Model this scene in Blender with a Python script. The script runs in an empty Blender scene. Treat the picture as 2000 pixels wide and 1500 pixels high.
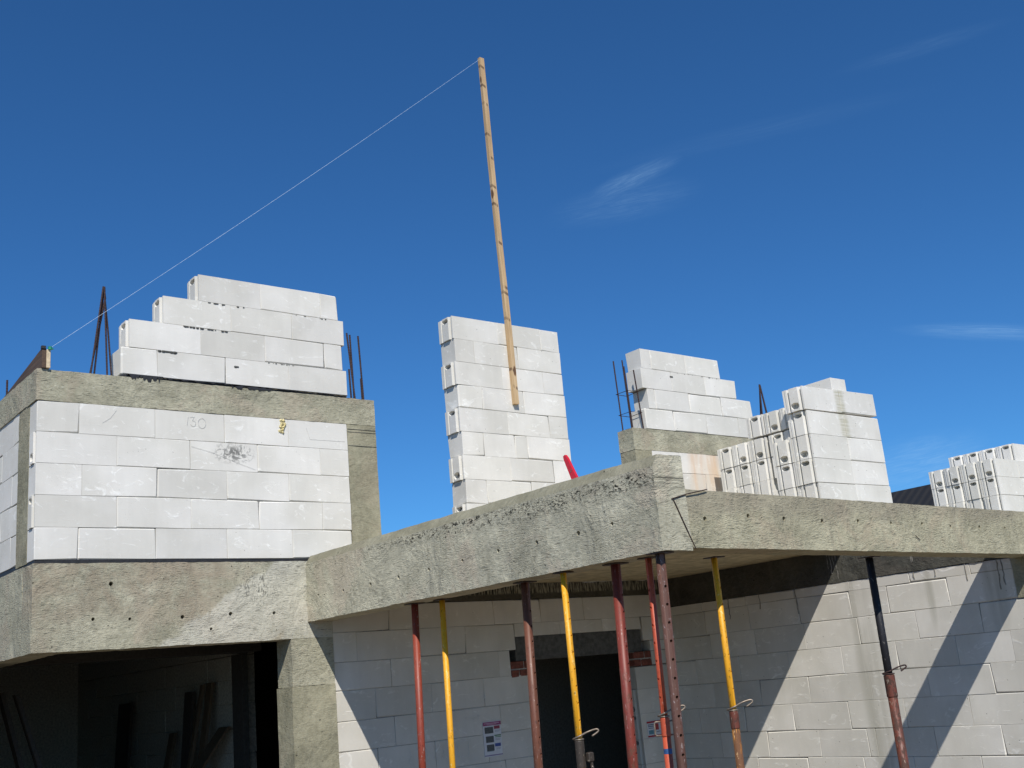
import bpy, bmesh, math, random
from mathutils import Vector, Matrix, noise
random.seed(7)
S = bpy.context.scene
COL = S.collection

# ---------------------------------------------------------------- camera
FPX = 2158.71
A, B, CR = .87979, .26031, -.09345          # heading, pitch, roll recovered from the block courses
def cam_axes():
    X = Vector((math.sin(A), 0, math.cos(A))); Y = Vector((-math.cos(A), 0, math.sin(A))); Z = Vector((0, -1, 0))
    M = Matrix((X, Y, Z)).transposed()
    cp, sp = math.cos(B), math.sin(B); P = Matrix(((1, 0, 0), (0, cp, sp), (0, -sp, cp)))
    cr, sr = math.cos(CR), math.sin(CR); R = Matrix(((cr, -sr, 0), (sr, cr, 0), (0, 0, 1)))
    return R @ P @ M
MC = cam_axes()
right, down, fwd = Vector(MC[0]), Vector(MC[1]), Vector(MC[2])
cam = bpy.data.objects.new('camera', bpy.data.cameras.new('camera')); COL.objects.link(cam)
cam.matrix_world = Matrix((right, -down, -fwd)).transposed().to_4x4()
cam.data.sensor_width = 36; cam.data.lens = FPX / 2000 * 36
cam.data.clip_start = .1; cam.data.clip_end = 6000
S.camera = cam

# ---------------------------------------------------------------- sun, sky, exposure
TO_SUN = Vector((-.51, -.80, 1.0)).normalized()
ELEV = math.asin(TO_SUN.z); AZ = math.atan2(TO_SUN.x, TO_SUN.y)
sun = bpy.data.objects.new('sun', bpy.data.lights.new('sun', 'SUN')); COL.objects.link(sun)
sun.rotation_euler = TO_SUN.to_track_quat('Z', 'Y').to_euler()
sun.data.energy = 4.7; sun.data.angle = math.radians(.5); sun.data.color = (1, .955, .885)
W = bpy.data.worlds.new('World'); S.world = W; W.use_nodes = True
nt = W.node_tree; bg = nt.nodes['Background']
sky = nt.nodes.new('ShaderNodeTexSky'); sky.sky_type = 'NISHITA'; sky.sun_disc = False
sky.sun_elevation = ELEV; sky.sun_rotation = AZ % (2 * math.pi)
sky.altitude = 1500; sky.air_density = 1.0; sky.dust_density = .25; sky.ozone_density = 4.0
bg.inputs['Strength'].default_value = .12
S.view_settings.view_transform = 'Standard'; S.view_settings.look = 'None'
S.view_settings.exposure = 0; S.view_settings.gamma = 1
S.render.engine = 'CYCLES'

# ---------------------------------------------------------------- node helpers
class NT:
    def __init__(s, tree): s.t = tree
    def n(s, kind, **kw):
        nd = s.t.nodes.new('ShaderNode' + kind)
        for k, v in kw.items(): setattr(nd, k, v)
        return nd
    def put(s, sock, v):
        if isinstance(v, bpy.types.NodeSocket): s.t.links.new(v, sock)
        elif isinstance(v, bpy.types.Node): s.t.links.new(v.outputs[0], sock)
        elif isinstance(v, (tuple, list)) and sock.type == 'RGBA' and len(v) == 3: sock.default_value = (*v, 1)
        else: sock.default_value = v
    def math(s, op, a, b=None, clamp=False):
        m = s.n('Math', operation=op); m.use_clamp = clamp; s.put(m.inputs[0], a)
        if b is not None: s.put(m.inputs[1], b)
        return m.outputs[0]
    def mix(s, f, a, b, mode='MIX'):
        m = s.n('Mix', data_type='RGBA', blend_type=mode); s.put(m.inputs[0], f); s.put(m.inputs[6], a); s.put(m.inputs[7], b)
        return m.outputs[2]
    def ramp(s, f, lo, hi, smooth=True):
        m = s.n('MapRange', interpolation_type='SMOOTHSTEP' if smooth else 'LINEAR'); s.put(m.inputs[0], f)
        m.inputs[1].default_value = lo; m.inputs[2].default_value = hi
        return m.outputs[0]
    def noise(s, vec, scale, detail=3, rough=.55, dist=0):
        m = s.n('TexNoise'); s.put(m.inputs['Vector'], vec); m.inputs['Scale'].default_value = scale
        m.inputs['Detail'].default_value = detail; m.inputs['Roughness'].default_value = rough; m.inputs['Distortion'].default_value = dist
        return m.outputs[0]
    def voro(s, vec, scale, out='Distance'):
        m = s.n('TexVoronoi'); s.put(m.inputs['Vector'], vec); m.inputs['Scale'].default_value = scale
        return m.outputs[out]
    def map(s, vec, rot=(0, 0, 0), scale=(1, 1, 1), loc=(0, 0, 0)):
        m = s.n('Mapping'); s.put(m.inputs[0], vec); m.inputs['Rotation'].default_value = rot
        m.inputs['Scale'].default_value = scale; m.inputs['Location'].default_value = loc
        return m.outputs[0]
    def sep(s, v): m = s.n('SeparateXYZ'); s.put(m.inputs[0], v); return m.outputs
    def comb(s, x, y, z):
        m = s.n('CombineXYZ'); s.put(m.inputs[0], x); s.put(m.inputs[1], y); s.put(m.inputs[2], z); return m.outputs[0]
    def bump(s, h, strength, dist, normal=None):
        m = s.n('Bump'); s.put(m.inputs['Height'], h); m.inputs['Strength'].default_value = strength
        m.inputs['Distance'].default_value = dist
        if normal is not None: s.put(m.inputs['Normal'], normal)
        return m.outputs[0]

# wisps of thin cloud, far up in the sky itself
w = NT(nt)
gen = w.n('TexCoord').outputs['Generated']
def blob(direction, tangent, la, lb):
    d = Vector(direction).normalized(); t = Vector(tangent); t = (t - d * t.dot(d)).normalized(); b = d.cross(t)
    def dot(v):
        m = w.n('VectorMath', operation='DOT_PRODUCT'); w.put(m.inputs[0], gen); m.inputs[1].default_value = v; return m.outputs['Value']
    u = w.math('DIVIDE', dot(t), la); v = w.math('DIVIDE', dot(b), lb)
    r = w.math('ADD', w.math('MULTIPLY', u, u), w.math('MULTIPLY', v, v))
    m = w.math('SUBTRACT', 1, r, clamp=True)
    vec = w.comb(w.math('MULTIPLY', u, 1.1), w.math('MULTIPLY', v, 1.9), 0)
    n = w.noise(w.map(vec, rot=(0, 0, .25), loc=(d.x * 9, d.y * 9, 0)), 2.2, 8, .62, 1.1)
    n2 = w.noise(w.map(vec, rot=(0, 0, .12), scale=(1, 4.5, 1), loc=(d.y * 5, 0, 0)), 3.2, 6, .6, .3)
    fib = w.math('MULTIPLY', w.math('ADD', .35, w.math('MULTIPLY', w.ramp(n, .30, .75), .65)), w.math('ADD', .35, w.math('MULTIPLY', w.ramp(n2, .25, .8), .65)))
    return w.math('MULTIPLY', w.math('MULTIPLY', m, m), fib)
def ray(px, py):
    return (right * ((px - 1000) / FPX) + down * ((py - 750) / FPX) + fwd).normalized()
def seg(x0, y0, x1, y1): return ray(x1, y1) - ray(x0, y0)
cl = None
for (cx, cy, x0, y0, x1, y1, la, lb, k) in [(1235, 350, 1150, 395, 1320, 315, .055, .012, .30), (1930, 648, 1800, 650, 2000, 655, .085, .009, .36),
        (1800, 92, 1700, 120, 1880, 65, .08, .009, .07), (1480, 255, 1300, 300, 1650, 215, .17, .012, .045),
        (1800, 905, 1750, 915, 1850, 890, .07, .030, .35), (1220, 395, 1100, 420, 1340, 370, .08, .022, .14)]:
    b = w.math('MULTIPLY', blob(ray(cx, cy), seg(x0, y0, x1, y1), la, lb), k)
    cl = b if cl is None else w.math('MAXIMUM', cl, b)
skyc = w.mix(1.0, sky.outputs[0], (.29, .645, .93), 'MULTIPLY')
nt.links.new(w.mix(cl, skyc, (3.4, 5.6, 8.0)), bg.inputs['Color'])

# ---------------------------------------------------------------- materials
def new_mat(name):
    m = bpy.data.materials.new(name); m.use_nodes = True
    return m, NT(m.node_tree), m.node_tree.nodes['Principled BSDF']
def simple(name, col, rough=.6, metal=0, nscale=40, var=.25, bump=.3, bdist=.001):
    m, t, p = new_mat(name)
    oc = t.n('TexCoord').outputs['Object']
    n = t.noise(oc, nscale, 5, .6)
    t.put(p.inputs['Base Color'], t.mix(t.ramp(n, .3, .7), tuple(c * (1 - var) for c in col), tuple(min(1, c * (1 + var)) for c in col)))
    p.inputs['Roughness'].default_value = rough; p.inputs['Metallic'].default_value = metal
    t.put(p.inputs['Normal'], t.bump(n, bump, bdist))
    return m
def aac(name, stain=None, tone=1.0, warm=1.0):
    m, t, p = new_mat(name)
    g = t.n('NewGeometry'); oi = t.n('ObjectInfo')
    pos = g.outputs['Position']; isl = t.math('FRACT', t.math('ADD', g.outputs['Random Per Island'], oi.outputs['Random']))
    X, Y, Z = t.sep(pos)
    off = t.math('MULTIPLY', isl, 37.0)
    q = t.comb(t.math('ADD', X, t.math('MULTIPLY', Y, .97)), t.math('ADD', Z, off), t.math('MULTIPLY', Y, .3))
    big = t.noise(q, 2.6, 4, .6, .4)
    streak = t.noise(t.map(q, scale=(16, 1.6, 1)), 1, 4, .6)
    smear = t.ramp(t.noise(t.map(q, rot=(0, 0, .5), scale=(3.4, 6, 1)), 1.7, 6, .7, 1.4), .56, .70)
    fine = t.noise(pos, 260, 3, .6)
    k = t.math('ADD', t.math('MULTIPLY', isl, .13), .90)
    k = t.math('MULTIPLY', k, t.math('ADD', t.math('MULTIPLY', big, .26), .87))
    k = t.math('MULTIPLY', k, t.math('ADD', t.math('MULTIPLY', streak, .12), .94))
    base = t.mix(t.ramp(t.noise(q, 1.3, 3), .4, .65), (.655 * tone, .635 * tone, .575 * tone), (.705 * tone, .685 * tone, .635 * tone))
    base = t.mix(t.math('MULTIPLY', smear, .75), base, (.87 * tone, .86 * tone, .81 * tone))
    col = t.mix(1.0, base, t.comb(k, k, k), 'MULTIPLY')
    v = t.voro(pos, 21); gate = t.ramp(t.voro(pos, 21, 'Color'), .62, .66)
    pit = t.math('MULTIPLY', t.math('SUBTRACT', 1, t.ramp(v, .05, .12)), gate)
    v2 = t.voro(pos, 75); pit2 = t.math('MULTIPLY', t.math('SUBTRACT', 1, t.ramp(v2, .1, .2)), t.ramp(t.noise(pos, 5), .5, .6))
    col = t.mix(t.math('MULTIPLY', pit, .8), col, (.13, .13, .11))
    scr = t.noise(t.map(q, rot=(0, 0, .9), scale=(4, 60, 1)), 1.5, 5, .7, .9)
    col = t.mix(t.math('MULTIPLY', t.math('MULTIPLY', t.ramp(scr, .68, .74), t.ramp(big, .48, .6)), .45), col, (.36, .35, .31))
    col = t.mix(t.math('MULTIPLY', pit2, .30), col, (.25, .25, .22))
    if warm != 1: col = t.mix(1.0, col, (1.02, 1.0, warm), 'MULTIPLY')
    if stain: col = stain(t, col, X, Y, Z)
    t.put(p.inputs['Base Color'], col)
    p.inputs['Roughness'].default_value = .95
    p.inputs['Specular IOR Level'].default_value = .15
    h = t.math('SUBTRACT', t.math('MULTIPLY', fine, .25), t.math('ADD', pit, t.math('MULTIPLY', pit2, .35)))
    edge = t.noise(t.map(q, scale=(3, 30, 1)), 2, 4, .7, .8)
    h = t.math('ADD', t.math('ADD', h, t.math('MULTIPLY', smear, .6)), t.math('MULTIPLY', t.ramp(edge, .58, .7), .25))
    t.put(p.inputs['Normal'], t.bump(h, .55, .0022))
    return m
def spot(t, X, Z, cx, cz, rx, rz):
    a = t.math('DIVIDE', t.math('SUBTRACT', X, cx), rx); b = t.math('DIVIDE', t.math('SUBTRACT', Z, cz), rz)
    return t.math('SUBTRACT', 1, t.math('ADD', t.math('MULTIPLY', a, a), t.math('MULTIPLY', b, b)), clamp=True)
def st_soot(t, col, X, Y, Z):
    v = t.comb(X, 0, Z)
    a = t.math('MULTIPLY', spot(t, X, Z, 3.93, 2.035, .21, .105), t.ramp(t.noise(v, 20, 5, .7, 1.2), .50, .57))
    b = t.math('MULTIPLY', spot(t, X, Z, 3.93, 2.05, .09, .055), t.ramp(t.noise(v, 40, 4, .7), .42, .5))
    col = t.mix(t.math('MULTIPLY', t.math('MAXIMUM', a, b), .85, clamp=True), col, (.10, .10, .095))
    d = t.math('MULTIPLY', spot(t, X, Z, 4.75, 2.2, .35, .16), .5)
    return t.mix(d, col, (.70, .69, .64))
def st_rust(t, col, X, Y, Z):
    n = t.noise(t.comb(t.math('MULTIPLY', X, 5), t.math('MULTIPLY', Z, .7), 0), 1.6, 4, .6, .6)
    zone = t.math('MULTIPLY', t.ramp(X, 9.62, 9.74), t.math('SUBTRACT', 1, t.ramp(X, 10.16, 10.28)))
    zone = t.math('MULTIPLY', zone, t.ramp(Z, 1.55, 2.1))
    return t.mix(t.math('MULTIPLY', zone, t.math('ADD', .25, t.math('MULTIPLY', t.ramp(n, .35, .65), .6))), col, (.66, .50, .36))
def st_drip(t, col, X, Y, Z):
    n = t.noise(t.comb(t.math('MULTIPLY', Y, 9), t.math('MULTIPLY', Z, .5), 0), 1, 4, .6, .3)
    z1 = spot(t, Y, Z, 6.08, -.3, .13, 2.2); z2 = spot(t, Y, Z, 5.35, .4, .05, .35); z3 = spot(t, Y, Z, 4.75, .35, .12, .4)
    z = t.math('MAXIMUM', z1, t.math('MAXIMUM', z2, z3))
    return t.mix(t.math('MULTIPLY', t.math('MULTIPLY', z, t.ramp(n, .3, .62)), .75), col, (.40, .38, .31))
def st_stackdrip(t, col, X, Y, Z):
    bands = t.noise(t.comb(t.math('MULTIPLY', X, 2), t.math('MULTIPLY', Z, 55), 0), 1, 2, .5)
    c = t.math('ADD', 9.56, t.math('MULTIPLY', t.math('SUBTRACT', 2.3, Z), .03))
    d = t.math('ABSOLUTE', t.math('SUBTRACT', X, t.math('ADD', c, t.math('MULTIPLY', t.math('SUBTRACT', t.noise(t.comb(0, 0, Z), 40, 2), .5), .05))))
    zone = t.math('MULTIPLY', t.math('SUBTRACT', 1, t.ramp(d, .04, .10)), t.math('MULTIPLY', t.ramp(Z, 2.0, 2.09), t.math('LESS_THAN', Y, 6.42)))
    return t.mix(t.math('MULTIPLY', zone, t.math('ADD', .35, t.math('MULTIPLY', t.ramp(bands, .4, .6), .4))), col, (.44, .42, .31))
M_AAC = aac('aerated_concrete', None, 1.03); M_SOOT = aac('aerated_concrete_sooty', st_soot, 1.03); M_RUSTY = aac('aerated_concrete_rust_run', st_rust)
M_WING = aac('aerated_concrete_dripped', st_drip, .94, .965); M_STACK = aac('aerated_concrete_fresh', None, 1.06); M_STACKD = aac('aerated_concrete_damp', st_stackdrip, 1.06)

def concrete(name, c0=(.255, .25, .20), c1=(.40, .395, .335), warm=None, light=None, stroke=1.0, dark=None):
    m, t, p = new_mat(name)
    pos = t.n('NewGeometry').outputs['Position']; X, Y, Z = t.sep(pos)
    q = t.comb(t.math('ADD', X, Y), Z, t.math('MULTIPLY', t.math('SUBTRACT', X, Y), .5))
    warp = t.noise(q, 3.5, 3, .6)
    qq = t.comb(t.math('ADD', t.math('ADD', X, Y), t.math('MULTIPLY', warp, .12)), t.math('ADD', Z, t.math('MULTIPLY', warp, .10)), 0)
    s1 = t.noise(t.map(qq, rot=(0, 0, .30), scale=(12, 120, 1)), 1, 4, .65, .12)
    s2 = t.noise(t.map(qq, rot=(0, 0, -.75), scale=(15, 125, 1)), 1, 4, .65, .12)
    s3 = t.noise(t.map(qq, rot=(0, 0, 1.35), scale=(17, 130, 1)), 1, 4, .65, .12)
    f1 = t.ramp(t.noise(q, 7.5, 4, .65), .42, .52); f2 = t.ramp(t.noise(t.map(q, loc=(3, 7, 1)), 8.5, 4, .65), .50, .56)
    s = t.mix(f1, s1, s2); s = t.mix(f2, s, s3)
    clump = t.noise(q, 2.4, 4, .55, .3); grain = t.noise(pos, 150, 4, .7); mid = t.noise(q, 24, 5, .7)
    f = t.math('ADD', t.math('MULTIPLY', clump, .60), t.math('ADD', t.math('MULTIPLY', s, .35 * stroke), t.math('MULTIPLY', mid, .4)))
    f = t.math('ADD', f, t.math('MULTIPLY', grain, .22))
    col = t.mix(t.ramp(f, .55, 1.05, False), tuple(c * m_ * .86 for c, m_ in zip(c0, (1, .965, .84))), tuple(c * m_ * 1.44 for c, m_ in zip(c1, (1, .965, .855))))
    col = t.mix(t.math('MULTIPLY', t.ramp(t.noise(t.map(qq, rot=(0, 0, .3), scale=(24, 130, 1)), 1, 4, .7, .3), .57, .70), .5 * min(1, stroke)), col, tuple(min(1, c * 1.55) for c in c1))
    bl = t.ramp(t.noise(t.map(q, loc=(9, 2, 4)), 2.6, 6, .7, .8), .50, .72)
    col = t.mix(t.math('MULTIPLY', bl, .30), col, tuple(c * .62 for c in c0))
    wb = t.ramp(t.noise(t.map(q, loc=(1, 8, 3)), 1.9, 6, .68, .6), .50, .60)
    col = t.mix(t.math('MULTIPLY', wb, .45 * min(1, stroke)), col, (c1[0] * 1.05, c1[1] * .90, c1[2] * .80))
    if warm: col = warm(t, col, X, Y, Z)
    if light: col = light(t, col, X, Y, Z)
    v = t.voro(pos, 17); gate = t.ramp(t.voro(pos, 17, 'Color'), .70, .74)
    pit = t.math('MULTIPLY', t.math('SUBTRACT', 1, t.ramp(v, .05, .13)), gate)
    crack = t.math('SUBTRACT', 1, t.ramp(s, .37, .44))
    col = t.mix(t.math('MULTIPLY', pit, .65), col, (.07, .07, .055))
    col = t.mix(t.math('MULTIPLY', crack, .60 * stroke), col, (.10, .10, .08))
    v3 = t.voro(t.map(pos, loc=(2, 3, 5)), 8.5); g3 = t.ramp(t.voro(t.map(pos, loc=(2, 3, 5)), 8.5, 'Color'), .74, .77)
    col = t.mix(t.math('MULTIPLY', t.math('MULTIPLY', t.math('SUBTRACT', 1, t.ramp(v3, .05, .09)), g3), .9), col, (.04, .04, .03))
    st = t.noise(t.comb(t.math('MULTIPLY', t.math('ADD', X, Y), 6), t.math('MULTIPLY', Z, .8), 0), 1.2, 4, .65, .3)
    col = t.mix(t.math('MULTIPLY', t.ramp(st, .55, .72), .28), col, (.17, .155, .12))
    if dark: col = dark(t, col, X, Y, Z)
    t.put(p.inputs['Base Color'], col); p.inputs['Roughness'].default_value = .93; p.inputs['Specular IOR Level'].default_value = .2
    h = t.math('ADD', t.math('MULTIPLY', s, .9 * stroke), t.math('ADD', t.math('MULTIPLY', mid, .6), t.math('MULTIPLY', grain, .35)))
    smooth = t.math('ADD', .45, t.math('MULTIPLY', t.ramp(t.noise(t.map(q, loc=(4, 4, 4)), 2.1, 5, .65, .6), .36, .60), .75))
    h = t.math('SUBTRACT', t.math('MULTIPLY', h, smooth), t.math('MULTIPLY', pit, 1.3))
    t.put(p.inputs['Normal'], t.bump(h, 1.0, .0095))
    return m
def w_beam(t, col, X, Y, Z):          # brown wash on the garage beam, pale slurry patch at its right end
    n = t.noise(t.comb(X, 0, Z), 2.3, 5, .6)
    f = t.math('MULTIPLY', t.ramp(t.math('ADD', Z, t.math('MULTIPLY', n, .35)), .75, 1.05), t.math('SUBTRACT', 1, t.ramp(t.math('ADD', X, t.math('MULTIPLY', n, .3)), 3.7, 4.2)))
    return t.mix(t.math('MULTIPLY', t.math('MULTIPLY', f, t.ramp(t.noise(t.comb(X, 0, Z), 5, 6, .7, .5), .36, .62)), .60), col, (.33, .265, .19))
def l_beam(t, col, X, Y, Z):
    n = t.noise(t.comb(X, 0, Z), 3.2, 6, .65, .8)
    d = t.math('SUBTRACT', t.math('ADD', t.math('SUBTRACT', X, 3.05), t.math('MULTIPLY', n, .5)), t.math('MULTIPLY', t.math('SUBTRACT', Z, .49), 1.6))
    f = t.math('MULTIPLY', t.ramp(d, .40, .50), t.ramp(n, .3, .5))
    drip = t.ramp(t.noise(t.comb(t.math('MULTIPLY', X, 14), t.math('MULTIPLY', Z, 5), 0), 3, 5, .7, 1.6), .52, .6)
    zone = spot(t, X, Z, 4.12, .92, .27, .17)
    col = t.mix(t.math('MULTIPLY', f, .62), col, (.62, .60, .51))
    return t.mix(t.math('MULTIPLY', t.math('MULTIPLY', drip, zone), .9), col, (.13, .13, .11))
def w_front(t, col, X, Y, Z):
    n = t.noise(t.comb(X, 0, Z), 1.8, 5, .65)
    f = t.ramp(t.math('ADD', Z, t.math('MULTIPLY', n, .5)), 1.03, 1.17)
    return t.mix(t.math('MULTIPLY', f, .55), col, (.30, .265, .20))
def d_left(t, col, X, Y, Z):          # coarse honeycombing under the trowelled top edge
    n = t.noise(t.comb(t.math('MULTIPLY', Y, 26), t.math('MULTIPLY', Z, 42), 0), 1, 5, .75, 1.3)
    zc = t.math('SUBTRACT', 1.045, t.math('MULTIPLY', t.ramp(Y, 5.0, 8.0), -.055))
    zone = t.math('SUBTRACT', 1, t.ramp(t.math('ABSOLUTE', t.math('SUBTRACT', Z, zc)), .02, .085))
    zone = t.math('MULTIPLY', zone, t.math('SUBTRACT', 1, t.ramp(Y, 6.6, 8.2)))
    return t.mix(t.math('MULTIPLY', zone, t.math('SUBTRACT', 1, t.ramp(n, .40, .50))), col, (.03, .03, .024))
M_CON = concrete('concrete'); M_BEAM = concrete('concrete_garage_beam', warm=w_beam, light=l_beam)
M_FRONT = concrete('concrete_canopy_front', (.28, .27, .205), (.43, .415, .33), warm=w_front)
M_LEFT = concrete('concrete_canopy_side', dark=d_left, c0=(.31, .305, .255), c1=(.50, .49, .42))
M_COL = concrete('concrete_column', (.23, .225, .175), (.36, .35, .285), stroke=.5)
M_TROWEL = concrete('concrete_trowelled', (.24, .235, .19), (.33, .325, .27), stroke=.15)
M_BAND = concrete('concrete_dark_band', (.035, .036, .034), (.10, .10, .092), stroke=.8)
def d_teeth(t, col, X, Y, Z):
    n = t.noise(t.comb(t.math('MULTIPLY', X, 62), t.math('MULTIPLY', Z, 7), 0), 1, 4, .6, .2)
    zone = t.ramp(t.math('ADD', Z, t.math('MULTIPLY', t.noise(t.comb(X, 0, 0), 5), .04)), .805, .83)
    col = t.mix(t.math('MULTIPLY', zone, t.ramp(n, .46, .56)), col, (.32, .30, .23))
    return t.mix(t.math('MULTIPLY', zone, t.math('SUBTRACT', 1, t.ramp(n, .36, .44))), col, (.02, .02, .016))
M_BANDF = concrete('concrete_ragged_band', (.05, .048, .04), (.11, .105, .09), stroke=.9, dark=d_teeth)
M_SOFF = simple('soffit_board_print', (.50, .42, .26), .85, nscale=9, var=.25, bdist=.003)
M_LINTEL = simple('lintel_concrete', (.095, .093, .085), .9, nscale=25, var=.3, bdist=.003)
M_MORT = simple('mortar', (.22, .215, .20), .95, nscale=60, var=.4, bump=.8, bdist=.004)
M_MEMB = simple('bitumen_membrane', (.018, .018, .02), .6, nscale=30, bump=.8, bdist=.004)
M_BRICK = simple('red_brick', (.20, .062, .04), .9, nscale=30, var=.35, bump=.6, bdist=.003)
M_BMORT = simple('brick_mortar', (.42, .39, .34), .95)
M_REBAR = simple('rusty_rebar', (.050, .028, .025), .8, .3, nscale=90, var=.45)
M_FOAM = simple('pu_foam', (.66, .57, .30), .7, nscale=45, var=.3, bump=1, bdist=.006)
M_PENCIL = simple('pencil', (.59, .59, .57), .9)
M_STRING = simple('string', (.55, .68, .80), .6)
M_GREEN = simple('green_plastic', (.02, .25, .13), .4)
M_RED = simple('red_plastic', (.62, .02, .035), .35, var=.08, bump=.1)
M_BLUE = simple('blue_tape', (.03, .09, .24), .5)
M_WIRE = simple('pin_wire', (.27, .22, .17), .5, .6)
M_PALLET = simple('pallet_wood', (.30, .22, .13), .85)
M_DARKIN = simple('interior_plaster', (.46, .45, .38), .95)
M_BACK = simple('plastered_back_wall', (.22, .21, .18), .95)
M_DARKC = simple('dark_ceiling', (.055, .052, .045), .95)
M_DRIP = simple('dried_slurry', (.24, .225, .19), .95)
M_TRUNK = simple('dark_board', (.055, .045, .035), .9)

def wood(name, c0, c1, knots=True, axis='Z'):
    m, t, p = new_mat(name)
    oc = t.n('TexCoord').outputs['Object']; X, Y, Z = t.sep(oc)
    sc = (55, 55, 1.6) if axis == 'Z' else (55, 1.6, 55)
    gr = t.noise(t.map(oc, scale=sc), 1, 5, .65, .4)
    col = t.mix(t.ramp(gr, .3, .7), c0, c1)
    along = Z if axis == 'Z' else Y
    ow = t.noise(t.comb(0, 0, along), 1.1, 3)
    col = t.mix(t.math('MULTIPLY', t.ramp(ow, .45, .6), .35), col, tuple(c * .72 for c in c0))
    if knots:
        q = t.map(oc, scale=(9, 9, 3.1) if axis == 'Z' else (9, 3.1, 9)); v = t.voro(q, 1.0)
        col = t.mix(t.math('SUBTRACT', 1, t.ramp(v, .13, .21)), col, (.14, .07, .03))
        vv = t.n('TexVoronoi', voronoi_dimensions='1D'); t.put(vv.inputs['W'], t.math('ADD', t.math('MULTIPLY', Z, 3.1), t.math('MULTIPLY', X, 1.5))); vv.inputs['Scale'].default_value = 1
        g = t.math('MULTIPLY', t.math('SUBTRACT', 1, t.ramp(vv.outputs['Distance'], .03, .07)), t.ramp(t.noise(t.comb(t.math('MULTIPLY', X, 30), 0, t.math('MULTIPLY', Z, 2)), 1), .42, .55))
        col = t.mix(t.math('MULTIPLY', g, .8), col, (.10, .055, .03))
    t.put(p.inputs['Base Color'], col); p.inputs['Roughness'].default_value = .75
    t.put(p.inputs['Normal'], t.bump(gr, .4, .002))
    return m
M_BATTEN = wood('batten_wood', (.42, .27, .13), (.62, .45, .26))
M_PLANK = wood('weathered_plank', (.065, .040, .025), (.13, .08, .05), False, 'Y')
M_OLDW = wood('old_board', (.10, .068, .038), (.17, .12, .07), False)

def painted(name, paint, rust=(.13, .055, .03), amount=.5, chips=(.45, .42, .38), rough=.5, dirt=.3):
    m, t, p = new_mat(name)
    oc = t.n('TexCoord').outputs['Object']
    long = t.map(oc, scale=(1, 1, .45))
    n = t.noise(long, 34, 7, .7, .5); n2 = t.noise(t.map(long, loc=(5, 5, 5)), 60, 5, .7, .6); big = t.noise(t.map(oc, scale=(1, 1, .6)), 4.5, 4, .6)
    f = t.ramp(t.math('ADD', t.math('MULTIPLY', n, .6), t.math('MULTIPLY', big, .55)), .70 - .18 * amount, .78 - .18 * amount)
    col = t.mix(t.math('MULTIPLY', t.ramp(big, .35, .7), dirt), paint, tuple(c * .5 for c in paint))
    col = t.mix(f, col, rust)
    col = t.mix(t.math('MULTIPLY', t.ramp(n2, .60, .66), .85), col, chips)
    n3 = t.noise(t.map(long, loc=(9, 1, 2)), 85, 4, .7, .4)
    col = t.mix(t.math('MULTIPLY', t.ramp(n3, .58, .64), .6), col, tuple(c * .35 for c in rust))
    t.put(p.inputs['Base Color'], col); t.put(p.inputs['Roughness'], t.math('ADD', rough, t.math('MULTIPLY', f, .3)))
    t.put(p.inputs['Normal'], t.bump(t.math('SUBTRACT', t.math('MULTIPLY', n, .5), f), .4, .0015))
    return m
P_DRED = painted('paint_dark_red', (.26, .045, .022), amount=.2)
P_YEL = painted('paint_yellow', (.80, .38, .015), (.20, .09, .02), .05, (.80, .62, .25), dirt=.12)
P_BROWN = painted('paint_brown_red', (.155, .056, .030), (.13, .05, .033), .6, (.36, .24, .20))
P_CRIM = painted('paint_crimson', (.20, .036, .022), (.13, .05, .03), .7, (.42, .28, .25))
P_ORED = painted('paint_orange_red', (.50, .085, .035), (.24, .06, .03), .25, (.60, .25, .18), dirt=.12)
P_MAUVE = painted('paint_mauve_brown', (.12, .056, .038), (.11, .05, .04), .5, (.33, .27, .26))
P_BLACK = painted('paint_black', (.010, .010, .014), (.03, .022, .018), .3, (.13, .12, .11), .62)
P_RUST = painted('rusty_steel', (.15, .042, .024), (.065, .028, .018), .9, (.32, .26, .2))
P_PLATE = painted('dark_plate', (.05, .028, .02), (.03, .02, .015), .6, (.10, .08, .07))
P_SLEEVE = painted('cement_splashed_sleeve', (.05, .038, .028), (.035, .028, .02), .5, (.62, .55, .42))
P_RY = painted('rusty_yellow', (.40, .17, .03), (.13, .055, .022), 1.1, (.6, .4, .2))

# ---------------------------------------------------------------- mesh helpers
class G:
    def __init__(s): s.v = []; s.f = []; s.m = []
    def add(s, vs, fs, mi=0):
        o = len(s.v); s.v += [tuple(v) for v in vs]; s.f += [tuple(i + o for i in f) for f in fs]; s.m += [mi] * len(fs)
def obj(name, g, mat, parent=None, label=None, cat=None, group=None, kind=None, smooth=False, origin=None):
    if parent is not None:
        o0 = Vector(parent.get('_w', (0, 0, 0)))
    elif origin is not None: o0 = Vector(origin)
    else:
        xs, ys, zs = zip(*g.v); o0 = Vector(((min(xs) + max(xs)) / 2, (min(ys) + max(ys)) / 2, min(zs)))
    me = bpy.data.meshes.new(name); me.from_pydata([Vector(v) - o0 for v in g.v], [], g.f)
    mats = mat if isinstance(mat, (list, tuple)) else [mat]
    for m in mats: me.materials.append(m)
    me.polygons.foreach_set('material_index', g.m)
    bm = bmesh.new(); bm.from_mesh(me); bmesh.ops.recalc_face_normals(bm, faces=bm.faces); bm.to_mesh(me); bm.free()
    if smooth: me.polygons.foreach_set('use_smooth', [True] * len(me.polygons))
    ob = bpy.data.objects.new(name, me); COL.objects.link(ob)
    if parent is not None: ob.parent = parent
    else: ob.location = o0
    ob['_w'] = tuple(o0)
    tagit(ob, label, cat, group, kind)
    return ob
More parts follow.
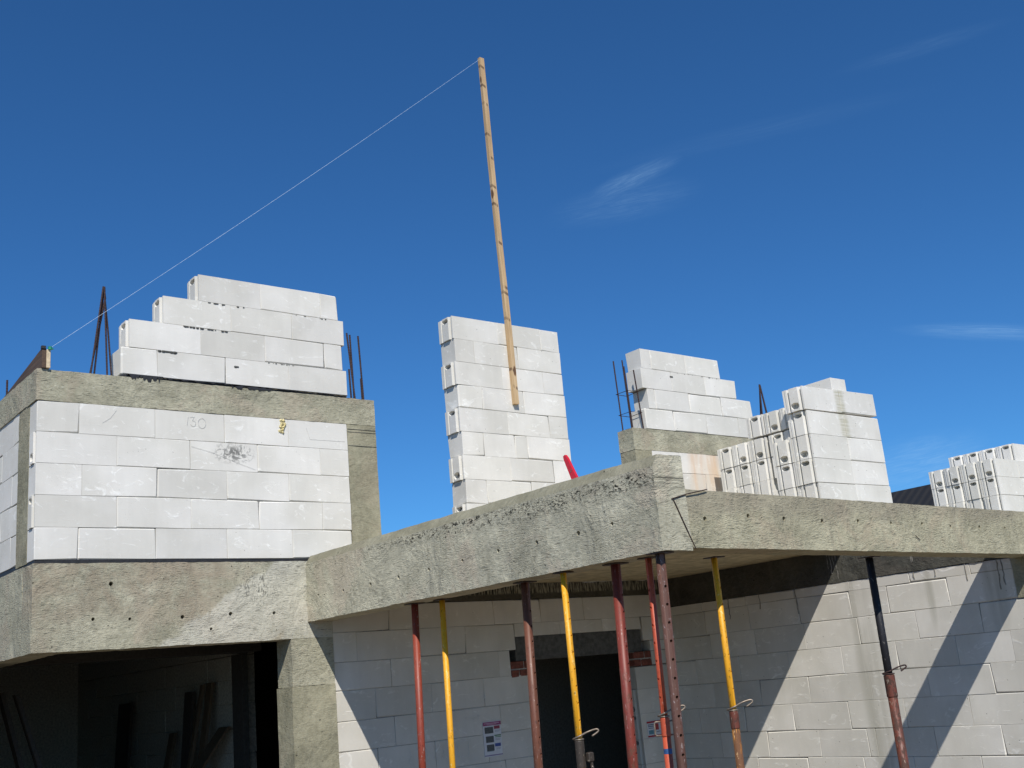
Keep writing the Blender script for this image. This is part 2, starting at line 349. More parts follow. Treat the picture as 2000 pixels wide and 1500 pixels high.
def tagit(o, label=None, cat=None, group=None, kind=None):
    if label: o['label'] = label
    if cat: o['category'] = cat
    if group: o['group'] = group
    if kind: o['kind'] = kind
def thing(name, loc, label, cat, group=None):
    o = bpy.data.objects.new(name, None); COL.objects.link(o); o.location = loc; o['_w'] = tuple(loc)
    o.empty_display_size = .2; tagit(o, label, cat, group); return o
def cbox(g, x0, x1, y0, y1, z0, z1, ch=.003, mi=0, mp=None, var=0):
    """box with a small chamfer that differs from corner to corner"""
    cs = [(x, y, z) for x in (0, 1) for y in (0, 1) for z in (0, 1)]
    P = ((x0, x1), (y0, y1), (z0, z1)); idx = {}; vs = []
    for c in cs:
        d = ch * (1 + (random.random() ** 3) * var)
        for ax in range(3):
            p = []
            for k in range(3):
                v = P[k][c[k]]
                if k != ax: v += d if c[k] == 0 else -d
                p.append(v)
            idx[(c, ax)] = len(vs); vs.append(mp(*p) if mp else tuple(p))
    fs = []
    for ax in range(3):
        a, b = [k for k in range(3) if k != ax]
        for s in (0, 1):
            loop = []
            for (i, j) in ((0, 0), (1, 0), (1, 1), (0, 1)):
                c = [0, 0, 0]; c[ax] = s; c[a] = i; c[b] = j; loop.append(idx[(tuple(c), ax)])
            fs.append(loop)
        for i in (0, 1):
            for j in (0, 1):
                c0 = [0, 0, 0]; c0[a] = i; c0[b] = j; c1 = list(c0); c1[ax] = 1
                c0 = tuple(c0); c1 = tuple(c1)
                fs.append([idx[(c0, a)], idx[(c1, a)], idx[(c1, b)], idx[(c0, b)]])
    for c in cs: fs.append([idx[(c, 0)], idx[(c, 1)], idx[(c, 2)]])
    g.add(vs, fs, mi)
PROF = [(0, 0), (.018, 0), (.021, -.034), (.033, -.034), (.052, .012), (.156, .012), (.158, -.034), (.172, -.030), (.186, .006), (.208, .006), (.213, 0), (.24, 0)]
def grooved(g, u0, u1, d0, d1, z0, z1, mp, pocket='t', mi=0):
    """block whose u0 end carries the tongue, groove and hand-hold of an aerated block"""
    k = (d1 - d0) / .24; h = z1 - z0
    ds = [(d0 + v * k, o) for v, o in PROF]
    zz = [0, .018, .022, .030, .045, .058, .062, h / 2, h]
    if pocket == 'b': zs = [z0 + a for a in zz]
    else: zs = [z1 - a for a in reversed(zz)]
    N = 9; panel = [(d0 + (.0540 + .100 * i / N) * k, .012) for i in range(N + 1)]
    ds = sorted(ds + panel); n = len(ds); vs = []
    Hp, cz = (.0155, .036) if pocket != 'b' else (.024, .048)
    def lens(v):
        tt = ((v - d0) / k - .104) / .050
        return 0 if abs(tt) >= .98 else max(.6, 1 - abs(tt) ** 6)
    R0 = [0, .012, cz - Hp - .005, cz - Hp, cz + Hp, cz + Hp + .010, .12, h]
    deep = [0, 0, 0, .085, .075, 0, 0, 0]
    order = range(8) if pocket == 'b' else range(7, -1, -1)
    jag = random.Random(int(abs(u0 * 977 + z0 * 131 + d0 * 37)))
    wob = [jag.uniform(-.004, .004) for _ in range(n)]
    for r in order:
        for c, (v, o) in enumerate(ds):
            L = lens(v) if pocket in ('t', 'b') else 0
            a = R0[r]
            if 2 <= r <= 5: a = cz + (a - cz) * (L if L else .3) + (wob[c] if r in (2, 5) else 0)
            z = z0 + a if pocket == 'b' else z1 - a
            vs.append(mp(u0 - o + (deep[r] if L else 0), v, z))
    rows = 8; fs = []
    for r in range(rows - 1):
        for c in range(n - 1): fs.append([r * n + c, r * n + c + 1, (r + 1) * n + c + 1, (r + 1) * n + c])
    b = len(vs); vs += [mp(u1, d0, z0), mp(u1, d1, z0), mp(u1, d1, z1), mp(u1, d0, z1)]
    fs.append([b, b + 1, b + 2, b + 3])
    fs.append(list(range(n)) + [b + 1, b]); top = [(rows - 1) * n + c for c in range(n)]; fs.append(top + [b + 2, b + 3])
    fs.append([r * n for r in range(rows)] + [b + 3, b]); fs.append([r * n + n - 1 for r in range(rows)] + [b + 2, b + 1])
    g.add(vs, fs, mi)
def wall(name, axis, face, thick, rows, parent, mat, label=None, gap=.0012, grooves={}, core=True, jit=.0013):
    """rows: (z0, z1, [joint positions]) ; axis 'x' faces -Y, axis 'y' faces -X"""
    g = G()
    mp0 = (lambda u, d, z: (u, face + d, z)) if axis == 'x' else (lambda u, d, z: (face + d, u, z))
    for ri, (z0, z1, us) in enumerate(rows):
        for i in range(len(us) - 1):
            j = random.uniform(-jit, jit); tz = random.uniform(-.0008, .0008)
            mp = (lambda u, d, z, j=j: mp0(u, d + j, z))
            a, b = us[i] + (random.choice((.0005, .0010, gap)) if i else 0), us[i + 1] - (random.choice((.0005, .0010, gap)) if i < len(us) - 2 else 0)
            if i == 0 and ri in grooves: grooved(g, a, b, 0, thick, z0 + gap, z1 - gap + tz, mp, grooves[ri])
            else: cbox(g, a, b, 0, thick, z0 + gap * .8, z1 - gap * .8 + tz, .0007, 0, mp, 22)
        if core:
            cbox(g, us[0] + .03, us[-1] - .012, .009, thick - .009, z0 - .001, z1 - (0.02 if ri == 0 else -.001), .001, 1, mp0)
    return obj(name, g, [mat, M_MORT], parent, label)
def rprism(prof, axis, a0, a1, res=.035, amp=.0035, seed=0, drop=(0, 0)):
    """prism swept along x or y with a subdivided, slightly uneven skin; prof is a closed loop of (p, z)"""
    g = G(); loop = []
    for i, (p, z) in enumerate(prof):
        p2, z2 = prof[(i + 1) % len(prof)]; L = math.hypot(p2 - p, z2 - z); n = max(1, round(L / res))
        for k in range(n): loop.append((p + (p2 - p) * k / n, z + (z2 - z) * k / n))
    m = max(1, round((a1 - a0) / res)); N = len(loop); vs = []
    def P(p, a, z):
        z = z - (drop[0] + (drop[1] - drop[0]) * (a - a0) / (a1 - a0))
        q = Vector((a, p, z)) if axis == 'x' else Vector((p, a, z))
        e = noise.noise_vector(q * 9 + Vector((seed, 0, 0))) * amp + noise.noise_vector(q * 31 + Vector((0, seed, 0))) * amp * .6
        return q + e
    for k in range(m + 1):
        a = a0 + (a1 - a0) * k / m
        for (p, z) in loop: vs.append(P(p, a, z))
    fs = [[k * N + i, k * N + (i + 1) % N, (k + 1) * N + (i + 1) % N, (k + 1) * N + i] for k in range(m) for i in range(N)]
    fs.append(list(range(N))); fs.append([m * N + i for i in range(N)])
    g.add(vs, fs); return g
def rbox(axis, p0, p1, a0, a1, z0, z1, **kw):
    return rprism([(p0, z0), (p1, z0), (p1, z1), (p0, z1)], axis, a0, a1, **kw)
def vbox(x0, x1, y0, y1, z0, z1, res=.04, amp=.003, seed=0):
    """upright column: the same skin swept along z"""
    g = G(); loop = []; pr = [(x0, y0), (x1, y0), (x1, y1), (x0, y1)]
    for i, (p, q) in enumerate(pr):
        p2, q2 = pr[(i + 1) % 4]; n = max(1, round(math.hypot(p2 - p, q2 - q) / res))
        for k in range(n): loop.append((p + (p2 - p) * k / n, q + (q2 - q) * k / n))
    m = max(1, round((z1 - z0) / res)); N = len(loop); vs = []
    for k in range(m + 1):
        z = z0 + (z1 - z0) * k / m
        for (x, y) in loop:
            v = Vector((x, y, z)); vs.append(v + noise.noise_vector(v * 9 + Vector((seed, 0, 0))) * amp + noise.noise_vector(v * 31) * amp * .6)
    fs = [[k * N + i, k * N + (i + 1) % N, (k + 1) * N + (i + 1) % N, (k + 1) * N + i] for k in range(m) for i in range(N)]
    fs.append(list(range(N))); fs.append([m * N + i for i in range(N)])
    g.add(vs, fs); return g
def tube(g, pts, r, seg=8, mi=0, closed=False, ridge=0):
    pts = [Vector(p) for p in pts]; n = len(pts); vs = []; up = Vector((0, 0, 1))
    prev = None
    for i, p in enumerate(pts):
        if closed: d = (pts[(i + 1) % n] - pts[i - 1])
        else: d = pts[min(i + 1, n - 1)] - pts[max(i - 1, 0)]
        d.normalize()
        if prev is None:
            a = d.cross(up) if abs(d.z) < .95 else d.cross(Vector((1, 0, 0)))
        else: a = prev - d * prev.dot(d)
        a.normalize(); prev = a; b = d.cross(a)
        rr = r[i] if isinstance(r, (list, tuple)) else r
        if ridge: rr *= 1 + (ridge if i % 2 else 0)
        for k in range(seg):
            t = 2 * math.pi * k / seg; vs.append(p + a * math.cos(t) * rr + b * math.sin(t) * rr)
    m = n if closed else n - 1
    fs = [[i * seg + k, i * seg + (k + 1) % seg, ((i + 1) % n) * seg + (k + 1) % seg, ((i + 1) % n) * seg + k] for i in range(m) for k in range(seg)]
    if not closed: fs.append(list(range(seg))); fs.append([(n - 1) * seg + k for k in range(seg)])
    g.add(vs, fs, mi)
def drill(ob, spots, axis, r, depth):
    """cut tie-rod holes into a mesh; spots are world points on its face"""
    g = G(); o0 = Vector(ob['_w'])
    for s in spots:
        s = Vector(s); d = Vector(axis).normalized()
        tube(g, [s - d * .05, s + d * depth], r * random.uniform(.8, 1.15), 10)
    c = obj('cutter', g, M_MORT, origin=o0)
    if ob.parent is None: pass
    md = ob.modifiers.new('b', 'BOOLEAN'); md.operation = 'DIFFERENCE'; md.solver = 'EXACT'; md.object = c
    c.location = o0; bpy.context.view_layer.update()
    ev = ob.evaluated_get(bpy.context.evaluated_depsgraph_get()); me = bpy.data.meshes.new_from_object(ev)
    ob.modifiers.clear()
    if len(me.polygons) > len(ob.data.polygons) * .6: ob.data = me
    bpy.data.objects.remove(c)

# ---------------------------------------------------------------- ground
GZ = -2.3
g = G(); g.add([(-3000, -3000, GZ), (3000, -3000, GZ), (3000, 3000, GZ), (-3000, 3000, GZ)], [(0, 1, 2, 3)])
M_GROUND = simple('sandy_ground', (.145, .115, .078), .95, nscale=1.2, var=.22, bump=.8, bdist=.03)
obj('ground', g, M_GROUND, origin=(0, 0, GZ), kind='structure')

# ---------------------------------------------------------------- the unfinished house
F = 8.48          # facade plane of the ground floor and of the bay
XW = 8.864        # face of the wing wall
H = thing('unfinished_house', (5.6, 8.6, GZ), 'unfinished two-storey house of white aerated blocks and grey concrete beams with propped canopy', 'house')
def part(name, g, mat, label=None, smooth=False): return obj(name, g, mat, H, label, smooth=smooth)
def js(start, stop, first, step=.593):
    out = [start]; x = first
    while x < stop - .04: out.append(x); x += step
    return out + [stop]
# -- bay: block wall, left return, ring beam, columns
zb = [1.155, 1.397, 1.639, 1.881, 2.122, 2.364]
jr = [[2.352, 2.665, 3.262, 3.855, 4.445, 5.03], [2.352, 2.955, 3.552, 4.146, 4.745, 5.03]]
rows = [(zb[4 - i], zb[5 - i], jr[i % 2]) for i in range(5)]
rows[2] = (rows[2][0], rows[2][1], [2.352, 2.69, 3.275, 3.862, 4.43, 5.03])
wall('block_wall', 'x', F, .18, rows, H, M_SOOT, 'five courses of white blocks framed by concrete, sooty smudge near the middle', grooves={1: 'b', 3: 't'})
rows = [(zb[4 - i] + .02, zb[5 - i] + .02, js(8.955, 12.5, 9.12 + (.3 if i % 2 else 0))) for i in range(5)]
wall('block_wall', 'y', 2.354, .24, rows, H, M_AAC, 'side wall of the bay at the left edge')
part('column', vbox(2.35, 2.59, 8.664, 8.95, 1.15, 2.372, seed=2), M_COL, 'narrow concrete strip at the left corner of the bay')
part('ring_beam', rprism([(8.478, 2.366), (8.72, 2.366), (8.72, 2.612), (8.478, 2.612)], 'x', 2.344, 5.335, seed=3, amp=.004), M_CON, 'grey ring beam over the bay')
part('ring_beam', rprism([(2.345, 2.374), (2.59, 2.374), (2.59, 2.616), (2.345, 2.616)], 'y', 8.722, 12.5, seed=4, res=.06), M_CON)
part('column', vbox(5.032, 5.333, 8.479, 8.72, 1.0, 2.364, seed=5), M_COL, 'concrete corner column at the right of the bay')
g = G(); cbox(g, 5.09, 5.33, 8.724, 12.26, 1.12, 2.61); cbox(g, 2.6, 5.33, 12.262, 12.5, 1.12, 2.61); part('rear_wall', g, M_AAC)
for z0 in (2.318, 2.292, 2.165):
    g = G(); cbox(g, 5.034, 5.331, 8.4745, 8.49, z0, z0 + .004, .001); part('formwork_line', g, M_LINTEL)
# membrane strip under the blocks
g = G(); cbox(g, 2.356, 4.79, 8.486, 8.66, 1.128, 1.156, .002); cbox(g, 2.358, 2.58, 8.67, 12.4, 1.135, 1.174, .002); part('membrane_strip', g, M_MEMB)
# -- garage beam and columns
gb = part('beam', rprism([(8.474, .488), (8.73, .488), (8.73, 1.128), (8.474, 1.128)], 'x', 2.344, 4.782, seed=6, amp=.0045), M_BEAM, 'deep concrete beam over the dark garage opening')
drill(gb, [(2.778, 8.47, .712), (3.053, 8.47, .704), (3.466, 8.47, .703), (3.867, 8.47, .713), (4.248, 8.47, .706), (2.91, 8.47, .97), (3.7, 8.47, .60)], (0, 1, 0), .015, .08)
part('beam', rprism([(2.344, .488), (2.60, .488), (2.60, 1.134), (2.344, 1.134)], 'y', 8.732, 12.5, seed=7, amp=.004, res=.05), M_CON, 'side beam turning the left corner')
part('column', vbox(4.392, 4.782, 8.472, 8.73, .105, .486, seed=8), M_CON, 'top of the garage column')
part('column', vbox(4.380, 4.784, 8.468, 8.735, GZ, .102, seed=9), M_COL, 'rough lower garage column')
# -- canopy: side beam, front beam, slab
cb = part('beam', rprism([(4.551, .62), (4.80, .62), (4.80, 1.172), (4.597, 1.172), (4.553, 1.105)], 'y', 4.322, 8.470, seed=10, amp=.0035, res=.03), [M_LEFT, M_TROWEL], 'canopy edge beam running back to the garage corner')
for pl in cb.data.polygons:
    zc = pl.center.z + GZ
    if zc > 1.108: pl.material_index = 1
drill(cb, [(4.545, y, z) for y, z in [(8.274, .822), (7.859, .809), (7.445, .809), (7.037, .811), (6.637, .818), (6.217, .823), (5.81, .832), (5.406, .828), (5.007, .823), (4.701, .831)]], (1, 0, 0), .014, .08)
fb = part('beam', rprism([(4.33, .636), (4.543, .636), (4.543, .976), (4.33, .976)], 'x', 4.803, 8.86, seed=11, amp=.003, drop=(0, .052)), M_FRONT, 'front beam of the canopy running to the right edge')
drill(fb, [(x, 4.325, z) for x, z in [(4.946, .805), (5.341, .829), (5.684, .818), (6.072, .808), (6.471, .814), (6.857, .806), (7.244, .807), (7.616, .793), (8.025, .793), (8.403, .79)]], (0, 1, 0), .014, .08)
g = G(); cbox(g, 4.803, 8.86, 6.13, 8.468, .895, 1.12); part('slab', g, M_SOFF, 'canopy slab with board-marked underside')
# -- ground-floor front wall with the doorway
zf = [.742, .517, .271, .035, -.214, -.458, -.702, -.946, -1.19, -1.434, -1.678, -1.922, GZ]
L, R = 4.786, 8.862
fr = [(zf[1], zf[0], [L, 5.357, 5.94, 6.522, 7.102, 7.67, 8.243, R]),
      (zf[2], zf[1], [L, 5.013, 5.661, 6.173, 6.758])]
wall('block_wall', 'x', F, .24, fr[:1], H, M_WING, 'top course of the front wall under the ragged concrete band')
wall('block_wall', 'x', F, .24, fr[1:] + [(zf[3], zf[2], [L, 5.347, 5.96, 6.536, 6.672]), (zf[4], zf[3], [L, 5.173, 5.753, 6.337, 6.935]),
     (zf[5], zf[4], [L, 5.352, 5.946, 6.502, 6.94])] + [(zf[6 + i], zf[5 + i], js(L, 6.94, 5.17 if i % 2 == 0 else 5.35, .585)) for i in range(7)], H, M_WING, 'front wall left of the doorway')
wall('block_wall', 'x', F, .24, [(.392, .517, [6.76, 7.332, 7.905, 8.453])], H, M_WING, 'cut blocks over the door lintel')
wall('block_wall', 'x', F, .24, [(.271, .515, [8.476, R]), (.163, .269, [8.56, R]), (.02, .161, [8.56, R])], H, M_WING)
wall('block_wall', 'x', F, .24, [(-.214, .012, [8.302, R]), (-.458, -.214, [8.298, 8.71, R])] + [(zf[6 + i], zf[5 + i], [8.30, 8.5 if i % 2 else 8.75, R]) for i in range(7)], H, M_WING,
     'narrow pier of blocks right of the doorway', grooves={1: 'b', 2: 't', 4: 'b', 3: 't'})
g = rbox('x', 8.497, 8.71, 6.758, 8.45, .166, .388, amp=.002, seed=12); part('door_lintel', g, M_LINTEL, 'dark concrete lintel over the doorway')
def bricks(x0, x1, z0, z1):
    g = G(); h = (z1 - z0 - .012) / 2
    cbox(g, x0 + .004, x1 - .004, 8.488, 8.70, z0, z1, .002, 1)
    for r in range(2):
        zz = z0 + r * (h + .012); xm = x0 + (x1 - x0) * (.62 if r else .38)
        cbox(g, x0, xm - .006, 8.474 + .004 * r, 8.705, zz, zz + h, .004, 0, None, 2); cbox(g, xm + .006, x1, 8.478, 8.706, zz, zz + h, .004, 0, None, 2)
    part('brick_pad', g, [M_BRICK, M_BMORT])
bricks(6.676, 6.938, .018, .163); bricks(8.305, 8.556, .018, .163)
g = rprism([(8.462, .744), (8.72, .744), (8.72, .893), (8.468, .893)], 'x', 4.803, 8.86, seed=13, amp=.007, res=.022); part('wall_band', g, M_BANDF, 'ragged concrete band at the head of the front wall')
# -- wing wall
zw = [.595, .505, .264, .022, -.222, -.464, -.708, -.949]
ys = 4.335; ye = 8.70
wr = [(zw[1], zw[0], [4.575, 4.942, 5.519, 6.141, 6.769, 7.38, 7.97, ye]), (zw[2], zw[1], [4.575, 5.170, 5.768, 6.16, 6.748, 7.36, 7.95, ye]),
      (zw[3], zw[2], [ys, 4.925, 5.523, 6.121, 6.719, 7.324, 7.91, ye]), (zw[4], zw[3], [ys, 4.703, 5.193, 5.769, 6.342, 6.957, 7.567, 8.15, ye]),
      (zw[5], zw[4], [ys, 4.925, 5.512, 6.085, 6.763, 7.35, 7.95, ye]), (zw[6], zw[5], [ys, 4.58, 5.171, 5.787, 6.364, 6.995, 7.59, 8.19, ye]),
      (zw[7], zw[6], [ys, 4.938, 5.544, 6.125, 6.211, 6.733, 7.345, 7.94, ye])]
z = zw[7]; k = 0
while z > GZ + .1:
    z2 = max(GZ, z - .2425); wr.append((z2, z, [ys, 4.6, 5.162, 5.785, 6.288, 6.9, 7.5, 8.1, ye] if k % 2 == 0 else js(ys, ye, 4.93, .6))); z = z2; k += 1
wall('block_wall', 'y', XW, .24, wr, H, M_WING, 'long wing wall crossed by the canopy shadows')
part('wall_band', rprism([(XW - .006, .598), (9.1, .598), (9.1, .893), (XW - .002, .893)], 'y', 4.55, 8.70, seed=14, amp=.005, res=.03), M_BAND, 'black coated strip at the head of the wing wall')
part('beam_end', vbox(XW - .006, 9.1, 4.335, 4.572, .268, .60, seed=15, res=.03), M_COL, 'rough concrete beam end at the right edge')
g = rprism([(4.335, .604), (4.547, .604), (4.547, .91), (4.335, .91)], 'x', 8.862, 9.6, seed=16, res=.05); part('beam', g, M_FRONT)
g = G(); cbox(g, 8.868, 16.5, 4.56, 8.718, .895, .972); part('slab', g, M_CON, 'upper slab of the wing carrying the block pallets')
g = G(); cbox(g, 16.2, 16.44, 4.6, 13, GZ, .893); part('outer_wall', g, M_AAC)
zz = [.893 - .2425 * i for i in range(13)] + [GZ]
wall('outer_wall', 'x', 4.62, .24, [(zz[i + 1], zz[i], js(9.11, 16.19, 9.4 + (.3 if i % 2 else 0))) for i in range(13)], H, M_AAC, 'outer wall of the wing beyond the canopy')
# -- dripped mortar tongues on the wing band
for (y, z0, z1) in [(6.30, .89, .66), (6.27, .87, .70), (6.335, .88, .72), (6.24, .89, .60), (5.47, .86, .50), (5.45, .84, .62), (5.26, .62, .50), (4.98, .7, .45), (6.755, .60, .34), (7.2, .60, .42), (7.6, .6, .38), (4.66, .59, .36), (4.70, .59, .33)]:
    z = z0; pts = []
    while z > z1: pts.append((XW - .001 + random.uniform(-.001, .001), y + random.uniform(-.006, .006), z)); z -= .03
    g = G(); tube(g, pts, [random.uniform(.003, .007) for _ in pts], 6); part('mortar_run', g, M_DRIP)
# -- upper floor: pier between the windows
zp = [3.632 - .2421 * i for i in range(12)]
pj = [[6.398, 6.985, 7.565, 7.822], [6.409, 6.651, 7.229, 7.826], [6.392, 6.991, 7.547, 7.834], [6.407, 6.709, 7.254, 7.83], [6.396, 7.011, 7.572, 7.83],
      [6.409, 6.679, 7.08, 7.246, 7.832], [6.396, 6.99, 7.575, 7.83], [6.41, 6.668, 7.25, 7.83], [6.396, 7.0, 7.58, 7.83], [6.41, 6.67, 7.25, 7.83], [6.396, 7.0, 7.58, 7.83]]
rows = [(zp[i + 1] if i < 10 else .98, zp[i], pj[i]) for i in range(11) if zp[i] > 1.0]
wall('block_pier', 'x', 8.60, .24, rows, H, M_AAC, 'tall free-standing pier of blocks between two window gaps', grooves={0: 't', 2: 't', 4: 't', 6: 'b', 8: 't'})
# -- stepped gable pieces on the ring beams
zu = [2.628, 2.869, 3.110, 3.351, 3.592]
wall('stepped_wall', 'x', 8.482, .24, [(zu[3], zu[4], [3.650, 4.222, 4.82, 4.998]), (zu[2], zu[3], [3.338, 3.938, 4.522, 5.052]),
     (zu[1], zu[2], [3.054, 3.660, 4.249, 4.838, 5.022]), (zu[0], zu[1], [2.988, 3.286, 3.881, 4.471, 5.056])], H, M_AAC,
     'stepped gable piece of four courses above the bay', grooves={0: 't', 1: 't', 2: 't'})
wall('stepped_wall', 'x', 8.60, .24, [(3.354, 3.595, [9.09, 9.251, 9.845, 10.455]), (3.114, 3.354, [9.062, 9.566, 10.151, 10.725]),
     (2.872, 3.114, [9.13, 9.25, 9.83, 10.41, 10.98]), (2.63, 2.872, [9.05, 9.519, 10.09, 10.68, 11.25])], H, M_AAC,
     'stepped gable piece beside the rebar cage, descending to the right')
part('ring_beam', rprism([(8.598, 2.372), (8.84, 2.372), (8.84, 2.622), (8.598, 2.622)], 'x', 8.808, 11.3, seed=17, amp=.004), M_CON, 'ring beam under the right gable piece')
part('column', vbox(8.812, 9.078, 8.60, 8.84, .98, 2.370, seed=18), M_COL)
wall('block_wall', 'x', 8.60, .24, [(2.13, 2.370, [9.08, 9.53, 10.12, 10.7, 11.3]), (1.89, 2.13, [9.08, 9.35, 9.94, 10.5, 11.3]), (1.65, 1.89, [9.08, 9.6, 10.2, 10.8, 11.3]), (1.41, 1.65, [9.08, 9.35, 9.94, 10.5, 11.3]),
     (1.17, 1.41, [9.08, 9.6, 10.2, 10.8, 11.3]), (.975, 1.17, [9.08, 9.35, 9.94, 10.5, 11.3])], H, M_RUSTY, 'blocks with orange rust runs under the right ring beam')
# torn membrane and mortar squeezed out of the joints of the left gable piece
g = G()
def ragged(x0, x1, z, hmax, y=8.472, n=26, bias=None):
    xs = [x0 + (x1 - x0) * i / n for i in range(n + 1)]
    lo = [z - hmax * (bias(i / n) if bias else 1) * random.uniform(.15, 1) for i in range(n + 1)]
    vs = [(x, y, z) for x in xs] + [(x, y, l) for x, l in zip(xs, lo)] + [(x, y + .012, z) for x in xs] + [(x, y + .012, l) for x, l in zip(xs, lo)]
    m = n + 1; fs = []
    for i in range(n):
        fs += [[i, i + 1, m + i + 1, m + i], [2 * m + i, 2 * m + i + 1, 3 * m + i + 1, 3 * m + i], [m + i, m + i + 1, 3 * m + i + 1, 3 * m + i], [i, i + 1, 2 * m + i + 1, 2 * m + i]]
    fs += [[0, m, 3 * m, 2 * m], [n, m + n, 3 * m + n, 2 * m + n]]
    g.add(vs, fs)
ragged(3.03, 3.33, 2.640, .055, bias=lambda u: 1.0 if .1 < u < .9 else .2)
ragged(3.33, 5.05, 2.636, .020, n=60, bias=lambda u: 1 - .6 * u)
ragged(3.93, 4.30, 2.634, .042, n=22)
cbox(g, 2.99, 5.05, 8.486, 8.70, 2.606, 2.634, .002)
part('membrane_strip', g, M_MEMB, 'torn black membrane under the left gable piece')
M_CRUMB = simple('joint_mortar', (.10, .10, .09), .9)
def squeeze(x0, x1, z, s, y=8.478, n=14):
    for i in range(n):
        x = random.uniform(x0, x1); a = random.uniform(.4, 1) * s
        vs = []; 
        for k in range(6):
            t = k * math.pi / 3; vs.append((x + math.cos(t) * a * 1.3, y, z - a * .4 + math.sin(t) * a * .8))
        vs.append((x, y - a * .5, z - a * .5)); g = G(); g.add(vs, [[k, (k + 1) % 6, 6] for k in range(6)] + [[5, 4, 3, 2, 1, 0]]); part('mortar_crumb', g, M_CRUMB)
squeeze(3.30, 3.45, 2.866, .016); squeeze(3.50, 3.9, 3.106, .012, n=22); squeeze(3.68, 4.1, 3.348, .010, n=12); squeeze(4.2, 4.8, 2.866, .006, n=10); squeeze(3.96, 4.0, 2.80, .014, n=4)
squeeze(4.55, 4.95, 3.348, .008, n=6); squeeze(9.6, 10.4, 3.352, .008, y=8.596, n=12); squeeze(9.55, 9.62, 3.30, .014, y=8.596, n=5)
# foam blob, hand-written number
g = G()
for i in range(34):
    u = random.random(); x = 4.384 + .012 * math.sin(u * 5) + random.uniform(-.022, .022); z = 2.36 - u * .125; a = random.uniform(.008, .017)
    bmv = [(x + a * dx, 8.476 + a * dy, z + a * dz) for dx, dy, dz in [(1, 0, 0), (-1, 0, 0), (0, 1, 0), (0, -1, 0), (0, 0, 1), (0, 0, -1)]]
    g.add(bmv, [(0, 3, 4), (3, 1, 4), (1, 2, 4), (2, 0, 4), (3, 0, 5), (1, 3, 5), (2, 1, 5), (0, 2, 5)])
part('foam_blob', g, M_FOAM)
def ribbon(g, pts, wd, y):
    g = G(); wd *= .8
    for (x0, z0), (x1, z1) in zip(pts[:-1], pts[1:]):
        d = Vector((x1 - x0, z1 - z0)); L = d.length
        if L == 0: continue
        n = Vector((-d.y, d.x)) / L * wd / 2; e = d / L * wd * .3
        q = [(x0 - e.x + n.x, z0 - e.y + n.y), (x1 + e.x + n.x, z1 + e.y + n.y), (x1 + e.x - n.x, z1 + e.y - n.y), (x0 - e.x - n.x, z0 - e.y - n.y)]
        g.add([(a, y, b) for a, b in q] + [(a, y + .0012, b) for a, b in q], [(0, 1, 2, 3), (7, 6, 5, 4), (0, 4, 5, 1), (1, 5, 6, 2), (2, 6, 7, 3), (3, 7, 4, 0)])
    part('pencil_mark', g, M_PENCIL)
g = G(); Y0 = 8.4760
def arc(cx, cz, rx, rz, a0, a1, n=12): return [(cx + rx * math.cos(math.radians(a0 + (a1 - a0) * i / n)), cz + rz * math.sin(math.radians(a0 + (a1 - a0) * i / n))) for i in range(n + 1)]
ribbon(g, [(3.538, 2.325), (3.527, 2.25)], .0022, Y0)
ribbon(g, [(3.552, 2.318), (3.59, 2.326), (3.572, 2.293)] + arc(3.578, 2.268, .022, .024, 80, -160), .0022, Y0)
ribbon(g, arc(3.655, 2.275, .033, .042, 0, 360, 20), .0022, Y0)
ribbon(g, [(3.56, 2.075), (3.75, 2.03), (3.98, 1.95), (4.12, 1.905)], .0016, Y0); ribbon(g, [(2.95, 2.33), (2.9, 2.26), (2.84, 2.22)], .0016, Y0)
ribbon(g, [(4.62, 2.30), (4.65, 2.2), (5.0, 2.20)], .0016, Y0)
g = G()
def box2(x0, z0, x1, z1): ribbon(g, [(x0, z0), (x1, z0), (x1, z1), (x0, z1), (x0, z0)], .0022, Y0)
box2(5.99, -.62, 6.11, -.49)
for s in range(5):
    x = 5.48 + s * .085; ribbon(g, [(x, -.50), (x + .02, -.56 - .02 * (s % 2)), (x - .015, -.60), (x + .03, -.62)], .002, Y0)
ribbon(g, [(5.83, -.56), (5.845, -.535), (5.84, -.61)], .0022, Y0); ribbon(g, arc(5.875, -.55, .014, .014, 160, -20, 6) + [(5.862, -.61), (5.892, -.607)], .0022, Y0)
for s in range(3): ribbon(g, arc(6.10 + s * .045, -.30, .013, .016, 150, -150, 7), .002, Y0)
ribbon(g, [(6.24, -.28), (6.245, -.33)], .002, Y0); ribbon(g, [(6.24, -.28), (6.262, -.285), (6.245, -.305)], .002, Y0)
ribbon(g, [(6.32, -.115), (6.35, -.150)], .004, Y0); ribbon(g, [(6.318, -.145), (6.352, -.120)], .004, Y0); ribbon(g, [(6.334, -.10), (6.336, -.165)], .003, Y0)
# wire loop left in the canopy front
for pts, rr in (([(4.672, 4.318, .914), (4.80, 4.318, .945), (4.985, 4.318, .979)], .0036), ([(4.686, 4.318, .912), (4.82, 4.317, .628)], .0032), ([(7.12, 4.322, .72), (7.17, 4.322, .69)], .0025)):
    g = G(); tube(g, pts, rr, 6); part('tie_wire', g, M_REBAR)
